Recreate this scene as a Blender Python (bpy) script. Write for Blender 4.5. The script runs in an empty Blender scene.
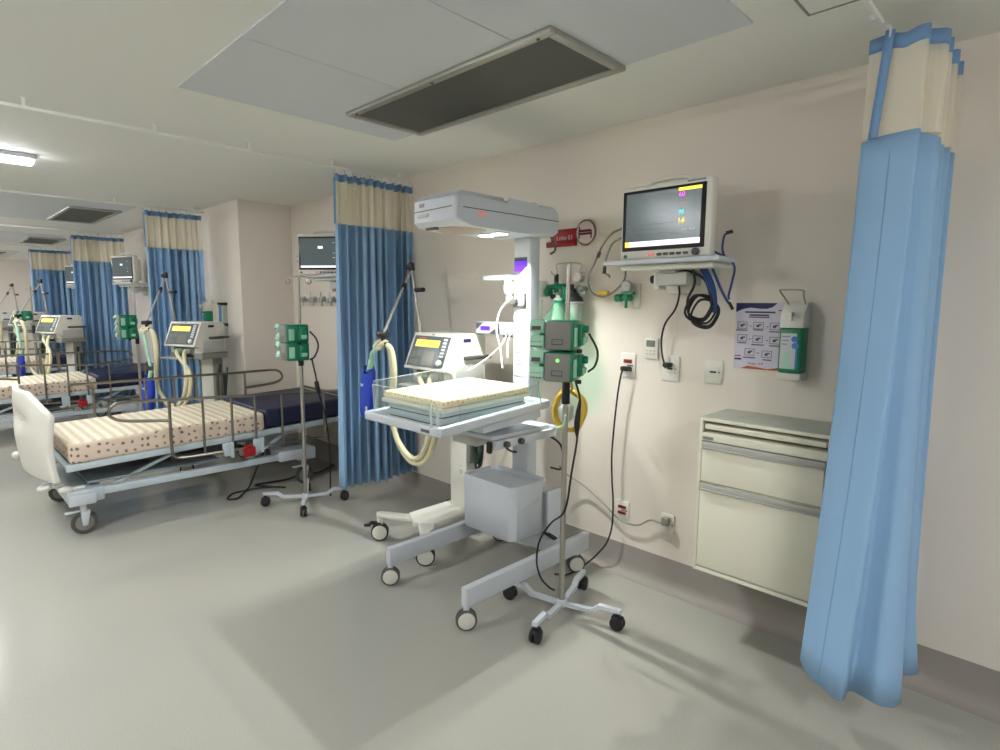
import bpy, bmesh, math, random
from mathutils import Vector, Matrix
random.seed(7)
PI = math.pi
SC = bpy.context.scene
COL = SC.collection
WALL_Y, CEIL, STEP_Y = 2.7125, 2.447, 2.2      # head wall, ceiling height, head wall of the far bays
# ------------------------------------------------------------------ materials
def lin(c):
    if isinstance(c, str):
        c = [int(c[i:i+2], 16)/255 for i in (0, 2, 4)]
    return tuple(((v/12.92) if v <= .04045 else ((v+.055)/1.055)**2.4) for v in c) + (1,)
def mat(name, col, rough=.5, metal=0, emit=0, ecol=None, bump=0, bscale=40, var=0, vscale=6, spec=.5, coat=0):
    m = bpy.data.materials.new(name); m.use_nodes = True
    N, L = m.node_tree.nodes, m.node_tree.links
    b = N['Principled BSDF']
    b.inputs['Base Color'].default_value = lin(col); b.inputs['Roughness'].default_value = rough
    b.inputs['Metallic'].default_value = metal; b.inputs['Specular IOR Level'].default_value = spec
    b.inputs['Coat Weight'].default_value = coat
    if emit:
        b.inputs['Emission Color'].default_value = lin(ecol or col); b.inputs['Emission Strength'].default_value = emit
    tc = N.new('ShaderNodeTexCoord')
    if var:
        n = N.new('ShaderNodeTexNoise'); n.inputs['Scale'].default_value = vscale; n.inputs['Detail'].default_value = 4
        L.new(tc.outputs['Object'], n.inputs['Vector'])
        mx = N.new('ShaderNodeMix'); mx.data_type = 'RGBA'
        a = lin(col); mx.inputs['A'].default_value = tuple(v*(1-var) for v in a[:3])+(1,)
        mx.inputs['B'].default_value = tuple(min(1, v*(1+var)) for v in a[:3])+(1,)
        L.new(n.outputs['Fac'], mx.inputs['Factor']); L.new(mx.outputs['Result'], b.inputs['Base Color'])
    if bump:
        n = N.new('ShaderNodeTexNoise'); n.inputs['Scale'].default_value = bscale; n.inputs['Detail'].default_value = 3
        L.new(tc.outputs['Object'], n.inputs['Vector'])
        bp = N.new('ShaderNodeBump'); bp.inputs['Strength'].default_value = bump; bp.inputs['Distance'].default_value = .01
        L.new(n.outputs['Fac'], bp.inputs['Height']); L.new(bp.outputs['Normal'], b.inputs['Normal'])
    return m
def clear_mat(name, col, fac, rough=.05):
    m = bpy.data.materials.new(name); m.use_nodes = True
    N, L = m.node_tree.nodes, m.node_tree.links
    out = N['Material Output']; N.remove(N['Principled BSDF'])
    t = N.new('ShaderNodeBsdfTransparent'); t.inputs['Color'].default_value = lin(col)
    g = N.new('ShaderNodeBsdfPrincipled'); g.inputs['Base Color'].default_value = lin(col); g.inputs['Roughness'].default_value = rough
    mx = N.new('ShaderNodeMixShader'); mx.inputs[0].default_value = fac
    L.new(t.outputs[0], mx.inputs[1]); L.new(g.outputs[0], mx.inputs[2]); L.new(mx.outputs[0], out.inputs[0])
    return m
M = {}
M['wall'] = mat('wall paint', 'dfd7cc', .6, bump=.05, bscale=90, var=.02, vscale=2)
M['ceil'] = mat('ceiling paint', 'e6e7e1', .7, bump=.04, bscale=60, var=.015, vscale=1.5)
M['panel'] = mat('bluish ceiling board', 'cdd1d5', .55, var=.01)
M['base'] = mat('vinyl coving', '938d87', .6, var=.05, vscale=5)
M['white'] = mat('white enamel', 'c3c9d0', .35, var=.015)
M['whitew'] = mat('warm white plastic', 'dbdad0', .4, var=.02)
M['grey'] = mat('light grey plastic', 'b6b7b2', .4, var=.02)
M['mgrey'] = mat('mid grey plastic', '85857f', .45)
M['dgrey'] = mat('dark grey plastic', '4c4d4b', .45)
M['black'] = mat('black rubber', '17181a', .55)
M['steel'] = mat('brushed steel', 'b4b0a8', .3, metal=1, bump=.02, bscale=200)
M['alu'] = mat('anodised aluminium', 'b3b3ae', .4, metal=.25)
M['cab'] = mat('cream laminate', 'e0decb', .4, var=.015)
M['cabtop'] = mat('grey green laminate', 'b4b8ab', .45, var=.02)
M['blueframe'] = mat('pale blue enamel', 'b9c6cc', .4, var=.02)
M['darkframe'] = mat('slate grey enamel', '7d868b', .45)  # darker enamel for deck panel and under tray
M['curt'] = mat('blue curtain cloth', '8bb0d3', .75, bump=.15, bscale=400, var=.03, vscale=9)
M['curtband'] = mat('blue curtain binding', '6d92bb', .75, bump=.1, bscale=300)
M['navy'] = mat('navy vinyl', '131b3c', .5, bump=.05, bscale=30)
M['green'] = mat('green plastic', '0f7a55', .35, var=.03)
M['lgreen'] = mat('pale green plastic', '9fcfb6', .4)
M['pumpgrey'] = mat('pump panel grey', '7c7c76', .45)
M['dgreen'] = mat('dark green hose', '17402f', .4)
M['yellow'] = mat('yellow tubing', 'd9b53a', .35)
M['cream'] = mat('cream corrugated hose', 'd8d2ae', .45, bump=.3, bscale=120)
M['bluebag'] = mat('royal blue rubber', '1a3fb5', .35)
M['red'] = mat('red plastic', 'a3121e', .4)
M['signred'] = mat('sign red', '9c1620', .45)
M['brown'] = mat('sign outline', '8a6a62', .5)
M['pinkwhite'] = mat('sign white', 'd8c9c4', .5)
M['maroon'] = mat('sign maroon', '6b1235', .5)
M['lens'] = mat('green light', '7be06a', .3, emit=1.0)
M['screendark'] = mat('screen glass', '3f484b', .19, emit=.2, ecol='7d8c8c', spec=.3)
M['screengrey'] = mat('lcd grey', '5c5f58', .2, emit=.12, ecol='8a8c80')
M['bezel'] = mat('black bezel', '1c1a1c', .3)
M['magenta'] = mat('magenta digits', 'e060e0', .4, emit=.9)
M['cyan'] = mat('cyan digits', '50d8d8', .4, emit=.8)
M['lcdyellow'] = mat('yellow digits', 'f0e040', .4, emit=.8)
M['lcdorange'] = mat('amber bar', 'f0c850', .4, emit=.9)
M['lcdwhite'] = mat('white digits', 'e8e4ec', .4, emit=.7)
M['lcdred'] = mat('red digits', 'd06a5a', .4, emit=.5)
M['violet'] = mat('violet display', '4a1cf0', .3, emit=1.2)
M['ink'] = mat('printed ink', '4a4a58', .6)
M['inkl'] = mat('pale printed ink', '8d8f9f', .6)
M['navyink'] = mat('navy print', '23245a', .5)
M['orangeink'] = mat('rust print', 'b5623a', .5)
M['paper'] = mat('poster paper', 'cfcbdb', .4)
M['lbl'] = mat('label white', 'c6cace', .5)
M['lblblue'] = mat('label blue', '3d7ec0', .5)
M['lblgreen'] = mat('label mint', 'a9d6bd', .5)
M['bluecable'] = mat('blue cable', '27457e', .45)
M['cordgrey'] = mat('grey cord', '8c8b80', .5)
M['whitecord'] = mat('white cord', 'dcdcd4', .5)
M['vent'] = mat('filter mesh grey', '5d5e59', .8, bump=.5, bscale=500)
M['ventframe'] = mat('aluminium frame', 'a5a59b', .4, metal=.5)
M['ratio'] = mat('perforated reflector', 'a89a92', .5, bump=.6, bscale=250)
M['lamp'] = mat('lamp diffuser', 'f4f4ff', .5, emit=22, ecol='fafcff')
M['lampb'] = mat('bright lamp diffuser', 'f4f4ff', .5, emit=92, ecol='f9fbff')
M['exam'] = mat('examination lamp lens', 'fff8ea', .5, emit=7, ecol='fff4e0')
M['tubebar'] = mat('rail steel', '8f8a80', .32, metal=1)
M['hub'] = mat('wheel hub', 'cfcfc4', .4)
M['acry'] = clear_mat('clear acrylic', 'f6f9f8', .05, .04)
M['acryedge'] = clear_mat('acrylic edge', 'eef4f2', .35, .1)
M['net'] = clear_mat('curtain netting', 'efeadb', .55, .8)
M['jar'] = clear_mat('clear jar', 'dfe8e2', .35, .08)
M['greenbag'] = clear_mat('green tinted plastic', 'cdf0de', .07, .2)
M['milky'] = mat('milky bottle', 'd8e2da', .35)
# floor: grey homogeneous vinyl with fine speckle and a soft gloss
def floor_mat():
    m = mat('floor vinyl', 'b9b9b0', .3)
    N, L = m.node_tree.nodes, m.node_tree.links; b = N['Principled BSDF']
    tc = N.new('ShaderNodeTexCoord')
    n = N.new('ShaderNodeTexNoise'); n.inputs['Scale'].default_value = 260; n.inputs['Detail'].default_value = 2
    n2 = N.new('ShaderNodeTexNoise'); n2.inputs['Scale'].default_value = 1.3; n2.inputs['Detail'].default_value = 5
    for q in (n, n2): L.new(tc.outputs['Object'], q.inputs['Vector'])
    r = N.new('ShaderNodeValToRGB'); r.color_ramp.elements[0].position = .35; r.color_ramp.elements[1].position = .65
    r.color_ramp.elements[0].color = lin('9f9e96'); r.color_ramp.elements[1].color = lin('acaba2')
    L.new(n.outputs['Fac'], r.inputs['Fac']); L.new(r.outputs['Color'], b.inputs['Base Color'])
    r2 = N.new('ShaderNodeMapRange'); r2.inputs['To Min'].default_value = .10; r2.inputs['To Max'].default_value = .2
    L.new(n2.outputs['Fac'], r2.inputs['Value']); L.new(r2.outputs['Result'], b.inputs['Roughness'])
    return m
M['floor'] = floor_mat()
# printed cover of the mattresses: cream cloth with small brown motifs, quilted across the top
def motif_mat(name, scale, stripe, base, ink, faint=1.0, topside=False):
    m = mat(name, base, .6)
    N, L = m.node_tree.nodes, m.node_tree.links; b = N['Principled BSDF']
    tc = N.new('ShaderNodeTexCoord')
    v = N.new('ShaderNodeTexVoronoi'); v.voronoi_dimensions = '2D'; v.inputs['Scale'].default_value = scale; v.inputs['Randomness'].default_value = .5
    sp = N.new('ShaderNodeSeparateXYZ'); L.new(tc.outputs['Object'], sp.inputs[0])
    ad = N.new('ShaderNodeMath'); L.new(sp.outputs['X'], ad.inputs[0]); L.new(sp.outputs['Y'], ad.inputs[1])
    cb = N.new('ShaderNodeCombineXYZ'); L.new(sp.outputs['X'] if topside else ad.outputs[0], cb.inputs['X']); L.new(sp.outputs['Y'] if topside else sp.outputs['Z'], cb.inputs['Y'])
    L.new(cb.outputs[0], v.inputs['Vector'])
    nz = N.new('ShaderNodeTexNoise'); nz.inputs['Scale'].default_value = scale*2.2
    L.new(tc.outputs['Object'], nz.inputs['Vector'])
    add = N.new('ShaderNodeMath'); add.operation = 'MULTIPLY_ADD'; add.inputs[1].default_value = .45
    L.new(nz.outputs['Fac'], add.inputs[0]); L.new(v.outputs['Distance'], add.inputs[2])
    r = N.new('ShaderNodeValToRGB'); e = r.color_ramp.elements
    bc, ic = lin(base), lin(ink)
    e[0].position = .33; e[0].color = tuple(i*faint+q*(1-faint) for i, q in zip(ic, bc)); e[1].position = .46; e[1].color = bc
    L.new(add.outputs[0], r.inputs['Fac']); src = r.outputs['Color']
    if stripe:
        w = N.new('ShaderNodeTexWave'); w.wave_type = 'BANDS'; w.bands_direction = 'Y'; w.inputs['Scale'].default_value = 5.2
        w.inputs['Distortion'].default_value = .5
        L.new(tc.outputs['Object'], w.inputs['Vector'])
        mx = N.new('ShaderNodeMix'); mx.data_type = 'RGBA'; mx.blend_type = 'MULTIPLY'; mx.inputs['B'].default_value = lin('e2dccf')  # ridge reflections put into the colour as bands
        L.new(w.outputs['Fac'], mx.inputs['Factor']); L.new(src, mx.inputs['A']); src = mx.outputs['Result']
        bp = N.new('ShaderNodeBump'); bp.inputs['Strength'].default_value = .35; bp.inputs['Distance'].default_value = .01
        L.new(w.outputs['Fac'], bp.inputs['Height']); L.new(bp.outputs['Normal'], b.inputs['Normal'])
    L.new(src, b.inputs['Base Color'])
    return m
M['motif'] = motif_mat('printed mattress cover', 20, False, 'dcc9b6', '77615a')
M['motiftop'] = motif_mat('quilted mattress top', 20, True, 'ece4d0', 'b8a48c', .3, True)  # paler with a faint motif: glare on the top put into the colour
M['motifs'] = motif_mat('printed crib cover', 34, False, 'ecdcb8', 'a0785a', .6)
M['motifstop'] = motif_mat('printed crib top', 30, False, 'c4b696', '7d6149', .6, True)  # top colour darkened against the sides to offset the lamp glare

# ------------------------------------------------------------------ mesh builder
class MB:
    """collects primitives; each is made in a bmesh of its own and then merged in"""
    def __init__(s, xf=None):
        s.bm = bmesh.new(); s.xf = xf; s.mi = 0
    def m(s, i): s.mi = i; return s
    def _fin(s, t):
        for f in t.faces: f.material_index = s.mi; f.smooth = True
        if s.xf is not None: bmesh.ops.transform(t, matrix=s.xf, verts=t.verts)
        bmesh.ops.recalc_face_normals(t, faces=t.faces)
        me = bpy.data.meshes.new('tmp'); t.to_mesh(me); t.free(); s.bm.from_mesh(me); bpy.data.meshes.remove(me)
        return s
    def box(s, x0, x1, y0, y1, z0, z1, bev=.004, seg=2, rot=None):
        t = bmesh.new(); dx, dy, dz = abs(x1-x0), abs(y1-y0), abs(z1-z0)
        bmesh.ops.create_cube(t, size=1)
        bmesh.ops.transform(t, matrix=Matrix.Diagonal((dx, dy, dz, 1)), verts=t.verts)
        bev = min(bev, .45*min(dx, dy, dz))
        if bev > 0: bmesh.ops.bevel(t, geom=t.edges[:], offset=bev, segments=seg, affect='EDGES', profile=.5)
        mt = Matrix.Translation(((x0+x1)/2, (y0+y1)/2, (z0+z1)/2))
        if rot: mt = mt @ rot.to_4x4()
        bmesh.ops.transform(t, matrix=mt, verts=t.verts)
        return s._fin(t)
    def cyl(s, p0, p1, r, r2=None, seg=16, bev=0):
        t = bmesh.new(); p0, p1 = Vector(p0), Vector(p1); d = p1-p0
        bmesh.ops.create_cone(t, cap_ends=True, segments=seg, radius1=r, radius2=r if r2 is None else r2, depth=d.length)
        if bev:
            es = [e for e in t.edges if any(len(f.verts) > 4 for f in e.link_faces)]
            bmesh.ops.bevel(t, geom=es, offset=bev, segments=2, affect='EDGES', profile=.5)
        bmesh.ops.transform(t, matrix=Matrix.Translation((p0+p1)/2) @ d.to_track_quat('Z', 'Y').to_matrix().to_4x4(), verts=t.verts)
        return s._fin(t)
    def sph(s, c, r, sc=(1, 1, 1), seg=14):
        t = bmesh.new(); bmesh.ops.create_uvsphere(t, u_segments=seg, v_segments=max(6, seg//2+2), radius=r)
        bmesh.ops.transform(t, matrix=Matrix.Translation(c) @ Matrix.Diagonal((*sc, 1)), verts=t.verts)
        return s._fin(t)
    def lathe(s, prof, c=(0, 0, 0), axis=(0, 0, 1), seg=20):
        t = bmesh.new(); mt = Matrix.Translation(c) @ Vector(axis).to_track_quat('Z', 'Y').to_matrix().to_4x4()
        rings = [[t.verts.new(mt @ Vector((r*math.cos(2*PI*k/seg), r*math.sin(2*PI*k/seg), z))) for k in range(seg)] for r, z in prof]
        for a, b in zip(rings, rings[1:]):
            for k in range(seg): t.faces.new((a[k], a[(k+1) % seg], b[(k+1) % seg], b[k]))
        if prof[0][0] > 1e-4: t.faces.new(list(reversed(rings[0])))
        if prof[-1][0] > 1e-4: t.faces.new(rings[-1])
        return s._fin(t)
    def tube(s, pts, r, seg=8, smooth=6, closed=False):
        P = [Vector(p) for p in pts]; t = bmesh.new()
        if smooth and len(P) > 2: P = spline(P, smooth, closed)
        n = len(P); rings = []; prev = None
        for i in range(n):
            d = P[(i+1) % n]-P[i-1] if closed else P[min(i+1, n-1)]-P[max(i-1, 0)]
            d.normalize()
            if prev is None:
                a = d.cross(Vector((0, 0, 1)))
                if a.length < .1: a = d.cross(Vector((1, 0, 0)))
            else: a = prev-d*prev.dot(d)
            a.normalize(); prev = a; b = d.cross(a)
            rr = r(i/(n-1)) if callable(r) else r
            rings.append([t.verts.new(P[i]+a*rr*math.cos(2*PI*k/seg)+b*rr*math.sin(2*PI*k/seg)) for k in range(seg)])
        for i in range(n if closed else n-1):
            a, b = rings[i], rings[(i+1) % n]
            for k in range(seg): t.faces.new((a[k], a[(k+1) % seg], b[(k+1) % seg], b[k]))
        if not closed: t.faces.new(list(reversed(rings[0]))); t.faces.new(rings[-1])
        return s._fin(t)
    def prism(s, poly, ext, bev=0, seg=2):
        """poly: 3-D points of a planar outline, extruded along ext"""
        t = bmesh.new(); e = Vector(ext); n = len(poly)
        a = [t.verts.new(p) for p in poly]; b = [t.verts.new(Vector(p)+e) for p in poly]
        fs = [t.faces.new(a), t.faces.new(list(reversed(b)))]
        for i in range(n): t.faces.new((a[i], b[i], b[(i+1) % n], a[(i+1) % n]))
        if bev: bmesh.ops.bevel(t, geom=list({q for f in fs for q in f.edges}), offset=bev, segments=seg, affect='EDGES', profile=.5)
        return s._fin(t)
    def quad(s, a, b, c, d):
        t = bmesh.new(); t.faces.new([t.verts.new(p) for p in (a, b, c, d)]); return s._fin(t)
    def grid(s, fn, nu, nv):
        t = bmesh.new()
        V = [[t.verts.new(fn(i/nu, j/nv)) for j in range(nv+1)] for i in range(nu+1)]
        for i in range(nu):
            for j in range(nv): t.faces.new((V[i][j], V[i+1][j], V[i+1][j+1], V[i][j+1]))
        return s._fin(t)
    def text(s, body, size, mt, depth=.0006):
        cu = bpy.data.curves.new('t', 'FONT'); cu.body = body; cu.size = size; cu.extrude = depth
        cu.align_x = 'CENTER'; cu.align_y = 'CENTER'
        ob = bpy.data.objects.new('t', cu); me = bpy.data.meshes.new_from_object(ob)
        me.transform(mt); t = bmesh.new(); t.from_mesh(me)
        bpy.data.objects.remove(ob); bpy.data.curves.remove(cu); bpy.data.meshes.remove(me)
        return s._fin(t)
def spline(P, k, closed=False):
    out = []; n = len(P)
    rng = range(n if closed else n-1)
    for i in rng:
        p1, p2 = P[i], P[(i+1) % n]
        p0 = P[i-1] if (closed or i > 0) else p1*2-p2
        p3 = P[(i+2) % n] if (closed or i+2 < n) else p2*2-p1
        for j in range(k):
            t = j/k
            out.append(.5*((2*p1)+(p2-p0)*t+(2*p0-5*p1+4*p2-p3)*t*t+(3*p1-p0-3*p2+p3)*t**3))
    if not closed: out.append(P[-1].copy())
    return out
WORLD = {}
def thing(name, label, cat, loc=(0, 0, 0), rz=0, group=None):
    o = bpy.data.objects.new(name, None); COL.objects.link(o)
    o.location = loc; o.rotation_euler = (0, 0, rz); o.empty_display_size = .05
    o['label'] = label; o['category'] = cat
    if group: o['group'] = group
    WORLD[o.name] = Matrix.Translation(loc) @ Matrix.Rotation(rz, 4, 'Z')
    return o
def part(name, mb, mats, parent=None, world=False, label=None, ang=42):
    bm = mb.bm
    me = bpy.data.meshes.new(name); bm.to_mesh(me); bm.free()
    for q in ([mats] if isinstance(mats, str) else mats): me.materials.append(M[q])
    me.set_sharp_from_angle(angle=math.radians(ang))
    o = bpy.data.objects.new(name, me); COL.objects.link(o)
    if parent is not None:
        o.parent = parent
        root = parent
        while root.parent: root = root.parent
        if world: me.transform(WORLD[root.name].inverted())
    if label: o['label'] = label
    return o
def topface(o):
    """second material on the upward faces"""
    for p in o.data.polygons: p.material_index = 1 if p.normal.z > .75 else 0
def solo(name, mb, mats, label, cat, group=None):
    """a thing made of one mesh, its origin put at the bottom centre of its shape"""
    bm = mb.bm; vs = [v.co for v in bm.verts]
    c = Vector(((min(v.x for v in vs)+max(v.x for v in vs))/2, (min(v.y for v in vs)+max(v.y for v in vs))/2, min(v.z for v in vs)))
    bmesh.ops.translate(bm, vec=-c, verts=bm.verts)
    o = part(name, mb, mats); o.location = c
    o['label'] = label; o['category'] = cat
    if group: o['group'] = group
    WORLD[o.name] = Matrix.Translation(c)
    return o
def struct(name, mb, mats):
    o = part(name, mb, mats); o['kind'] = 'structure'; return o
def dup(root, loc, rz, label, group=None):
    r = root.copy(); COL.objects.link(r); r.location = loc; r.rotation_euler = (0, 0, rz); r['label'] = label
    if group: r['group'] = group
    def rec(a, b):
        for ch in a.children:
            c = ch.copy(); COL.objects.link(c); c.parent = b; rec(ch, c)
    rec(root, r); return r

# ------------------------------------------------------------------ the room
X0, X1, Y0 = -18.0, 3.2, -3.4
struct('floor', MB().box(X0-.1, X1+.1, Y0-.1, WALL_Y+.1, -.1, 0, 0), 'floor')
struct('ceiling', MB().box(X0-.1, X1+.1, Y0-.1, WALL_Y+.1, CEIL, CEIL+.1, 0), 'ceil')
PX = -5.585                                                   # corner where the head wall steps forward
struct('wall_right', MB().box(PX, X1+.1, WALL_Y, WALL_Y+.1, 0, CEIL, 0), 'wall')
struct('wall_step', MB().box(X0-.1, PX, STEP_Y, WALL_Y+.1, 0, CEIL, 0), 'wall')
struct('wall_far', MB().box(X0-.1, X0, Y0-.1, WALL_Y, 0, CEIL, 0), 'wall')
struct('wall_near', MB().box(X1, X1+.1, Y0-.1, WALL_Y, 0, CEIL, 0), 'wall')
struct('wall_left', MB().box(X0-.1, X1, Y0-.1, Y0, 0, CEIL, 0), 'wall')
def coving(p0, p1, n):
    """floor covering turned up the wall as a skirting with a curved foot; n points into the room"""
    prof = [(0, .168), (.004, .168), (.005, .06), (.012, .03), (.026, .012), (.045, .003), (.06, .001), (.06, 0), (0, 0)]
    d = Vector(p1)-Vector(p0); n = Vector(n)
    return MB().prism([Vector(p0)+n*a+Vector((0, 0, b)) for a, b in prof], d)
struct('baseboard_right', coving((PX, WALL_Y, 0), (X1, WALL_Y, 0), (0, -1, 0)), 'base')
struct('baseboard_step', coving((X0, STEP_Y, 0), (PX+.005, STEP_Y, 0), (0, -1, 0)), 'base')
struct('baseboard_return', coving((PX, STEP_Y, 0), (PX, WALL_Y, 0), (1, 0, 0)), 'base')
struct('baseboard_far', coving((X0, Y0, 0), (X0, STEP_Y, 0), (1, 0, 0)), 'base')
# boards set into the ceiling round each air grille
def board(x0, x1, y0, y1, joints):
    b = MB()
    xs = [x0]+joints+[x1]
    for a, c in zip(xs, xs[1:]): b.box(a+.0015, c-.0015, y0, y1, CEIL-.006, CEIL+.002, .0015, 1)
    return b
struct('trim_1', board(-2.905, -.845, .905, 2.062, [-2.2, -1.52]), 'panel')
struct('trim_2', board(-8.75, -6.75, .2, 1.68, [-8.1, -7.4]), 'panel')
struct('trim_3', board(-12.5, -10.6, .2, 1.68, [-11.9, -11.2]), 'panel')
struct('trim_4', board(-16.9, -14.6, .2, 1.6, [-16.1, -15.4]), 'panel')
b = MB().box(-.692, -.2, 1.7, 2.128, CEIL-.004, CEIL+.002, .001, 1)
struct('trim_5', b, 'ceil')
b = MB()
for a in ((-.70, -.692, 1.7, 2.136), (-.2, -.192, 1.7, 2.136)): b.box(*a, CEIL-.006, CEIL+.002, .001, 1)
b.box(-.692, -.2, 2.128, 2.136, CEIL-.006, CEIL+.002, .001, 1)
struct('trim_6', b, 'mgrey')
def grille(x0, x1, y0, y1, label):
    t = thing('air_grille', label, 'air grille', ((x0+x1)/2, (y0+y1)/2, CEIL-.03), 0, 'grilles in the ceiling boards')
    f = MB(); w = .038; z0, z1 = CEIL-.026, CEIL-.004
    for a in ((x0, x1, y0, y0+w), (x0, x1, y1-w, y1), (x0, x0+w, y0+w, y1-w), (x1-w, x1, y0+w, y1-w)): f.box(*a, z0, z1, .006)
    fr = part('frame', f, 'ventframe', t, True)
    part('filter_mesh', MB().box(x0+w, x1-w, y0+w, y1-w, CEIL-.016, CEIL-.006, .001, 1), 'vent', t, True)
    for sx in (x0+.07, (x0+x1)/2, x1-.07):
        part('screw', MB().cyl((sx, y0+.018, z0-.004), (sx, y0+.018, z0+.002), .007, seg=10), 'dgrey', t, True)
    return t
grille(-2.66, -1.343, 1.597, 2.068, 'large dark return air grille above the infant warmer')
grille(-8.5, -7.2, 1.18, 1.64, 'small looking dark air grille over the third bay, second nearest')
grille(-12.15, -11.1, 1.30, 1.76, 'dark air grille far down the ward over the fourth curtain')
grille(-16.0, -15.0, 1.0, 1.4, 'farthest sliver of dark air grille at the left edge')
# ceiling lamps
def lamp(x, y, label, e, n=1.24, show=True):
    t = thing('ceiling_lamp', label, 'lamp', (x, y, CEIL-.07), 0, 'batten lamps on the ceiling')
    part('housing', MB().box(x-.06, x+.06, y-n/2, y+n/2, CEIL-.03, CEIL, .006), 'white', t, True)
    part('diffuser', MB().box(x-.045, x+.045, y-n/2+.015, y+n/2-.015, CEIL-.062, CEIL-.03, .014, 3), 'lampb' if show else 'lamp', t, True)
    d = bpy.data.lights.new('batten light', 'AREA'); d.shape = 'RECTANGLE'; d.size = .1; d.size_y = n-.05
    d.energy = e*.13; d.color = (1, .99, .965)
    o = bpy.data.objects.new('batten_light', d); COL.objects.link(o); o.location = (x, y, CEIL-.066)
lamp(-4.97, .04, 'lit white tube lamp on the ceiling at the left edge', 110, show=False)
lamp(-2.95, -.95, 'lit tube lamp on the ceiling just behind the viewpoint', 55)
lamp(1.6, .25, 'lit tube lamp on the ceiling to the right of the viewpoint', 95)
lamp(-8.3, -.3, 'lit tube lamp on the ceiling over the third bay', 60)
lamp(-11.9, -.3, 'lit tube lamp on the ceiling over the fourth bay', 60)
lamp(-15.4, -.3, 'lit tube lamp on the ceiling at the far end of the ward', 70)
# curtain tracks
def track(x, y0, y1, label, ys, drop=.045):
    t = thing('curtain_track', label, 'curtain track', (x, y1, CEIL-drop-.01), 0, 'curtain tracks')
    z = CEIL-drop
    part('rail', MB().box(x-.008, x+.008, y0, y1, z-.008, z+.008, .003), 'ceil', t, True)
    for y in ys: part('bracket', MB().box(x-.008, x+.008, y-.008, y+.008, z+.006, CEIL, .002).box(x-.014, x+.014, y-.014, y+.014, CEIL-.005, CEIL, .002), 'ceil', t, True)
    for k in range(2): part('glider', MB().cyl((x, y1-.35-.2*k, z-.011), (x, y1-.35-.2*k, z-.03), .006, seg=8), 'white', t, True)
track(-.515, .6, WALL_Y-.02, 'white curtain track leading to the nearest blue curtain', [2.05, 2.6])
track(-3.6, -.6, WALL_Y-.02, 'long white curtain track running across the ceiling to the second curtain', [.45, 1.0, 1.5, 2.05, 2.6])
track(-6.4, -.6, STEP_Y-.02, 'thin curtain track above the third blue curtain', [.6, 1.4, 2.1])
track(-9.30, -.6, STEP_Y-.02, 'thin curtain track above the fourth blue curtain', [.6, 1.4, 2.1])
track(-12.4, -.6, STEP_Y-.02, 'thin curtain track above the farthest blue curtain', [.6, 1.4, 2.1])

# ------------------------------------------------------------------ curtains
def curtain(x, ya, yb, n, label, zt=2.36, zb=.185, znet=2.035, amp=.05, seed=1, flare=.04):
    rnd = random.Random(seed); t = thing('privacy_curtain', label, 'curtain', (x, (ya+yb)/2, 0), 0, 'blue privacy curtains')
    ph = [rnd.uniform(-.5, .5) for _ in range(n+2)]; am = [rnd.uniform(.6, 1.25) for _ in range(n+2)]
    def pt(s, z):
        f = s*n; k = int(f); q = f-k; a = am[k]*(1-q)+am[k+1]*q
        h = (zt-z)/(zt-zb)
        w = math.sin(2*PI*f+ph[k]*(1-q)+ph[k+1]*q)*amp*a*(.75+.5*h)
        w2 = amp*(.3*math.sin(5.1*f+seed+1.4*h)+.22*math.sin(13.3*f+2*seed))
        mid = (ya+yb)/2; y = mid+(ya+(yb-ya)*s-mid)*(1+flare*h*h)+.012*math.cos(4*PI*f)
        return Vector((x+w+w2, y, z))
    nu = n*22
    def sheet(z0, z1, nv): return MB().grid(lambda u, v: pt(u*.9999, z1+(z0-z1)*v), nu, nv)
    def thick(o, d=.002):
        md = o.modifiers.new('thickness', 'SOLIDIFY'); md.thickness = d; md.offset = 0
    thick(part('heading_band', sheet(zt-.045, zt, 1), 'curtband', t, True), .004)
    part('netting', sheet(znet, zt-.045, 4), 'net', t, True)
    thick(part('cloth', sheet(zb, znet, 14), 'curt', t, True))
    e = MB().tube([pt(0, zt-.02)+Vector((0, 0, 0)), pt(0, (zt+znet)/2), pt(0, znet)], .011, seg=6)
    part('edge_binding', e, 'curtband', t, True)
    hk = MB()
    for k in range(0, n+1):
        p = pt(min(.999, k/n), zt); hk.tube([(p.x, p.y, zt-.02), (p.x, p.y, zt+.015), (x, p.y, CEIL-.055)], .003, seg=6, smooth=0)
    part('hooks', hk, 'white', t, True)
    return t
curtain(-3.6, 2.06, 2.685, 10, 'blue curtain with cream net top behind the ventilator', seed=3)
curtain(-6.4, 1.63, 2.13, 8, 'third blue curtain, gathered left of the grey pillar', zt=2.365, znet=2.02, seed=5)
curtain(-9.30, 1.515, 2.105, 8, 'fourth blue curtain down the ward, behind the boxy grey monitor', zt=2.345, znet=2.02, seed=8)
curtain(-12.4, 1.44, 2.05, 8, 'farthest blue curtain near the left edge', zt=2.345, znet=2.02, seed=11)
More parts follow.
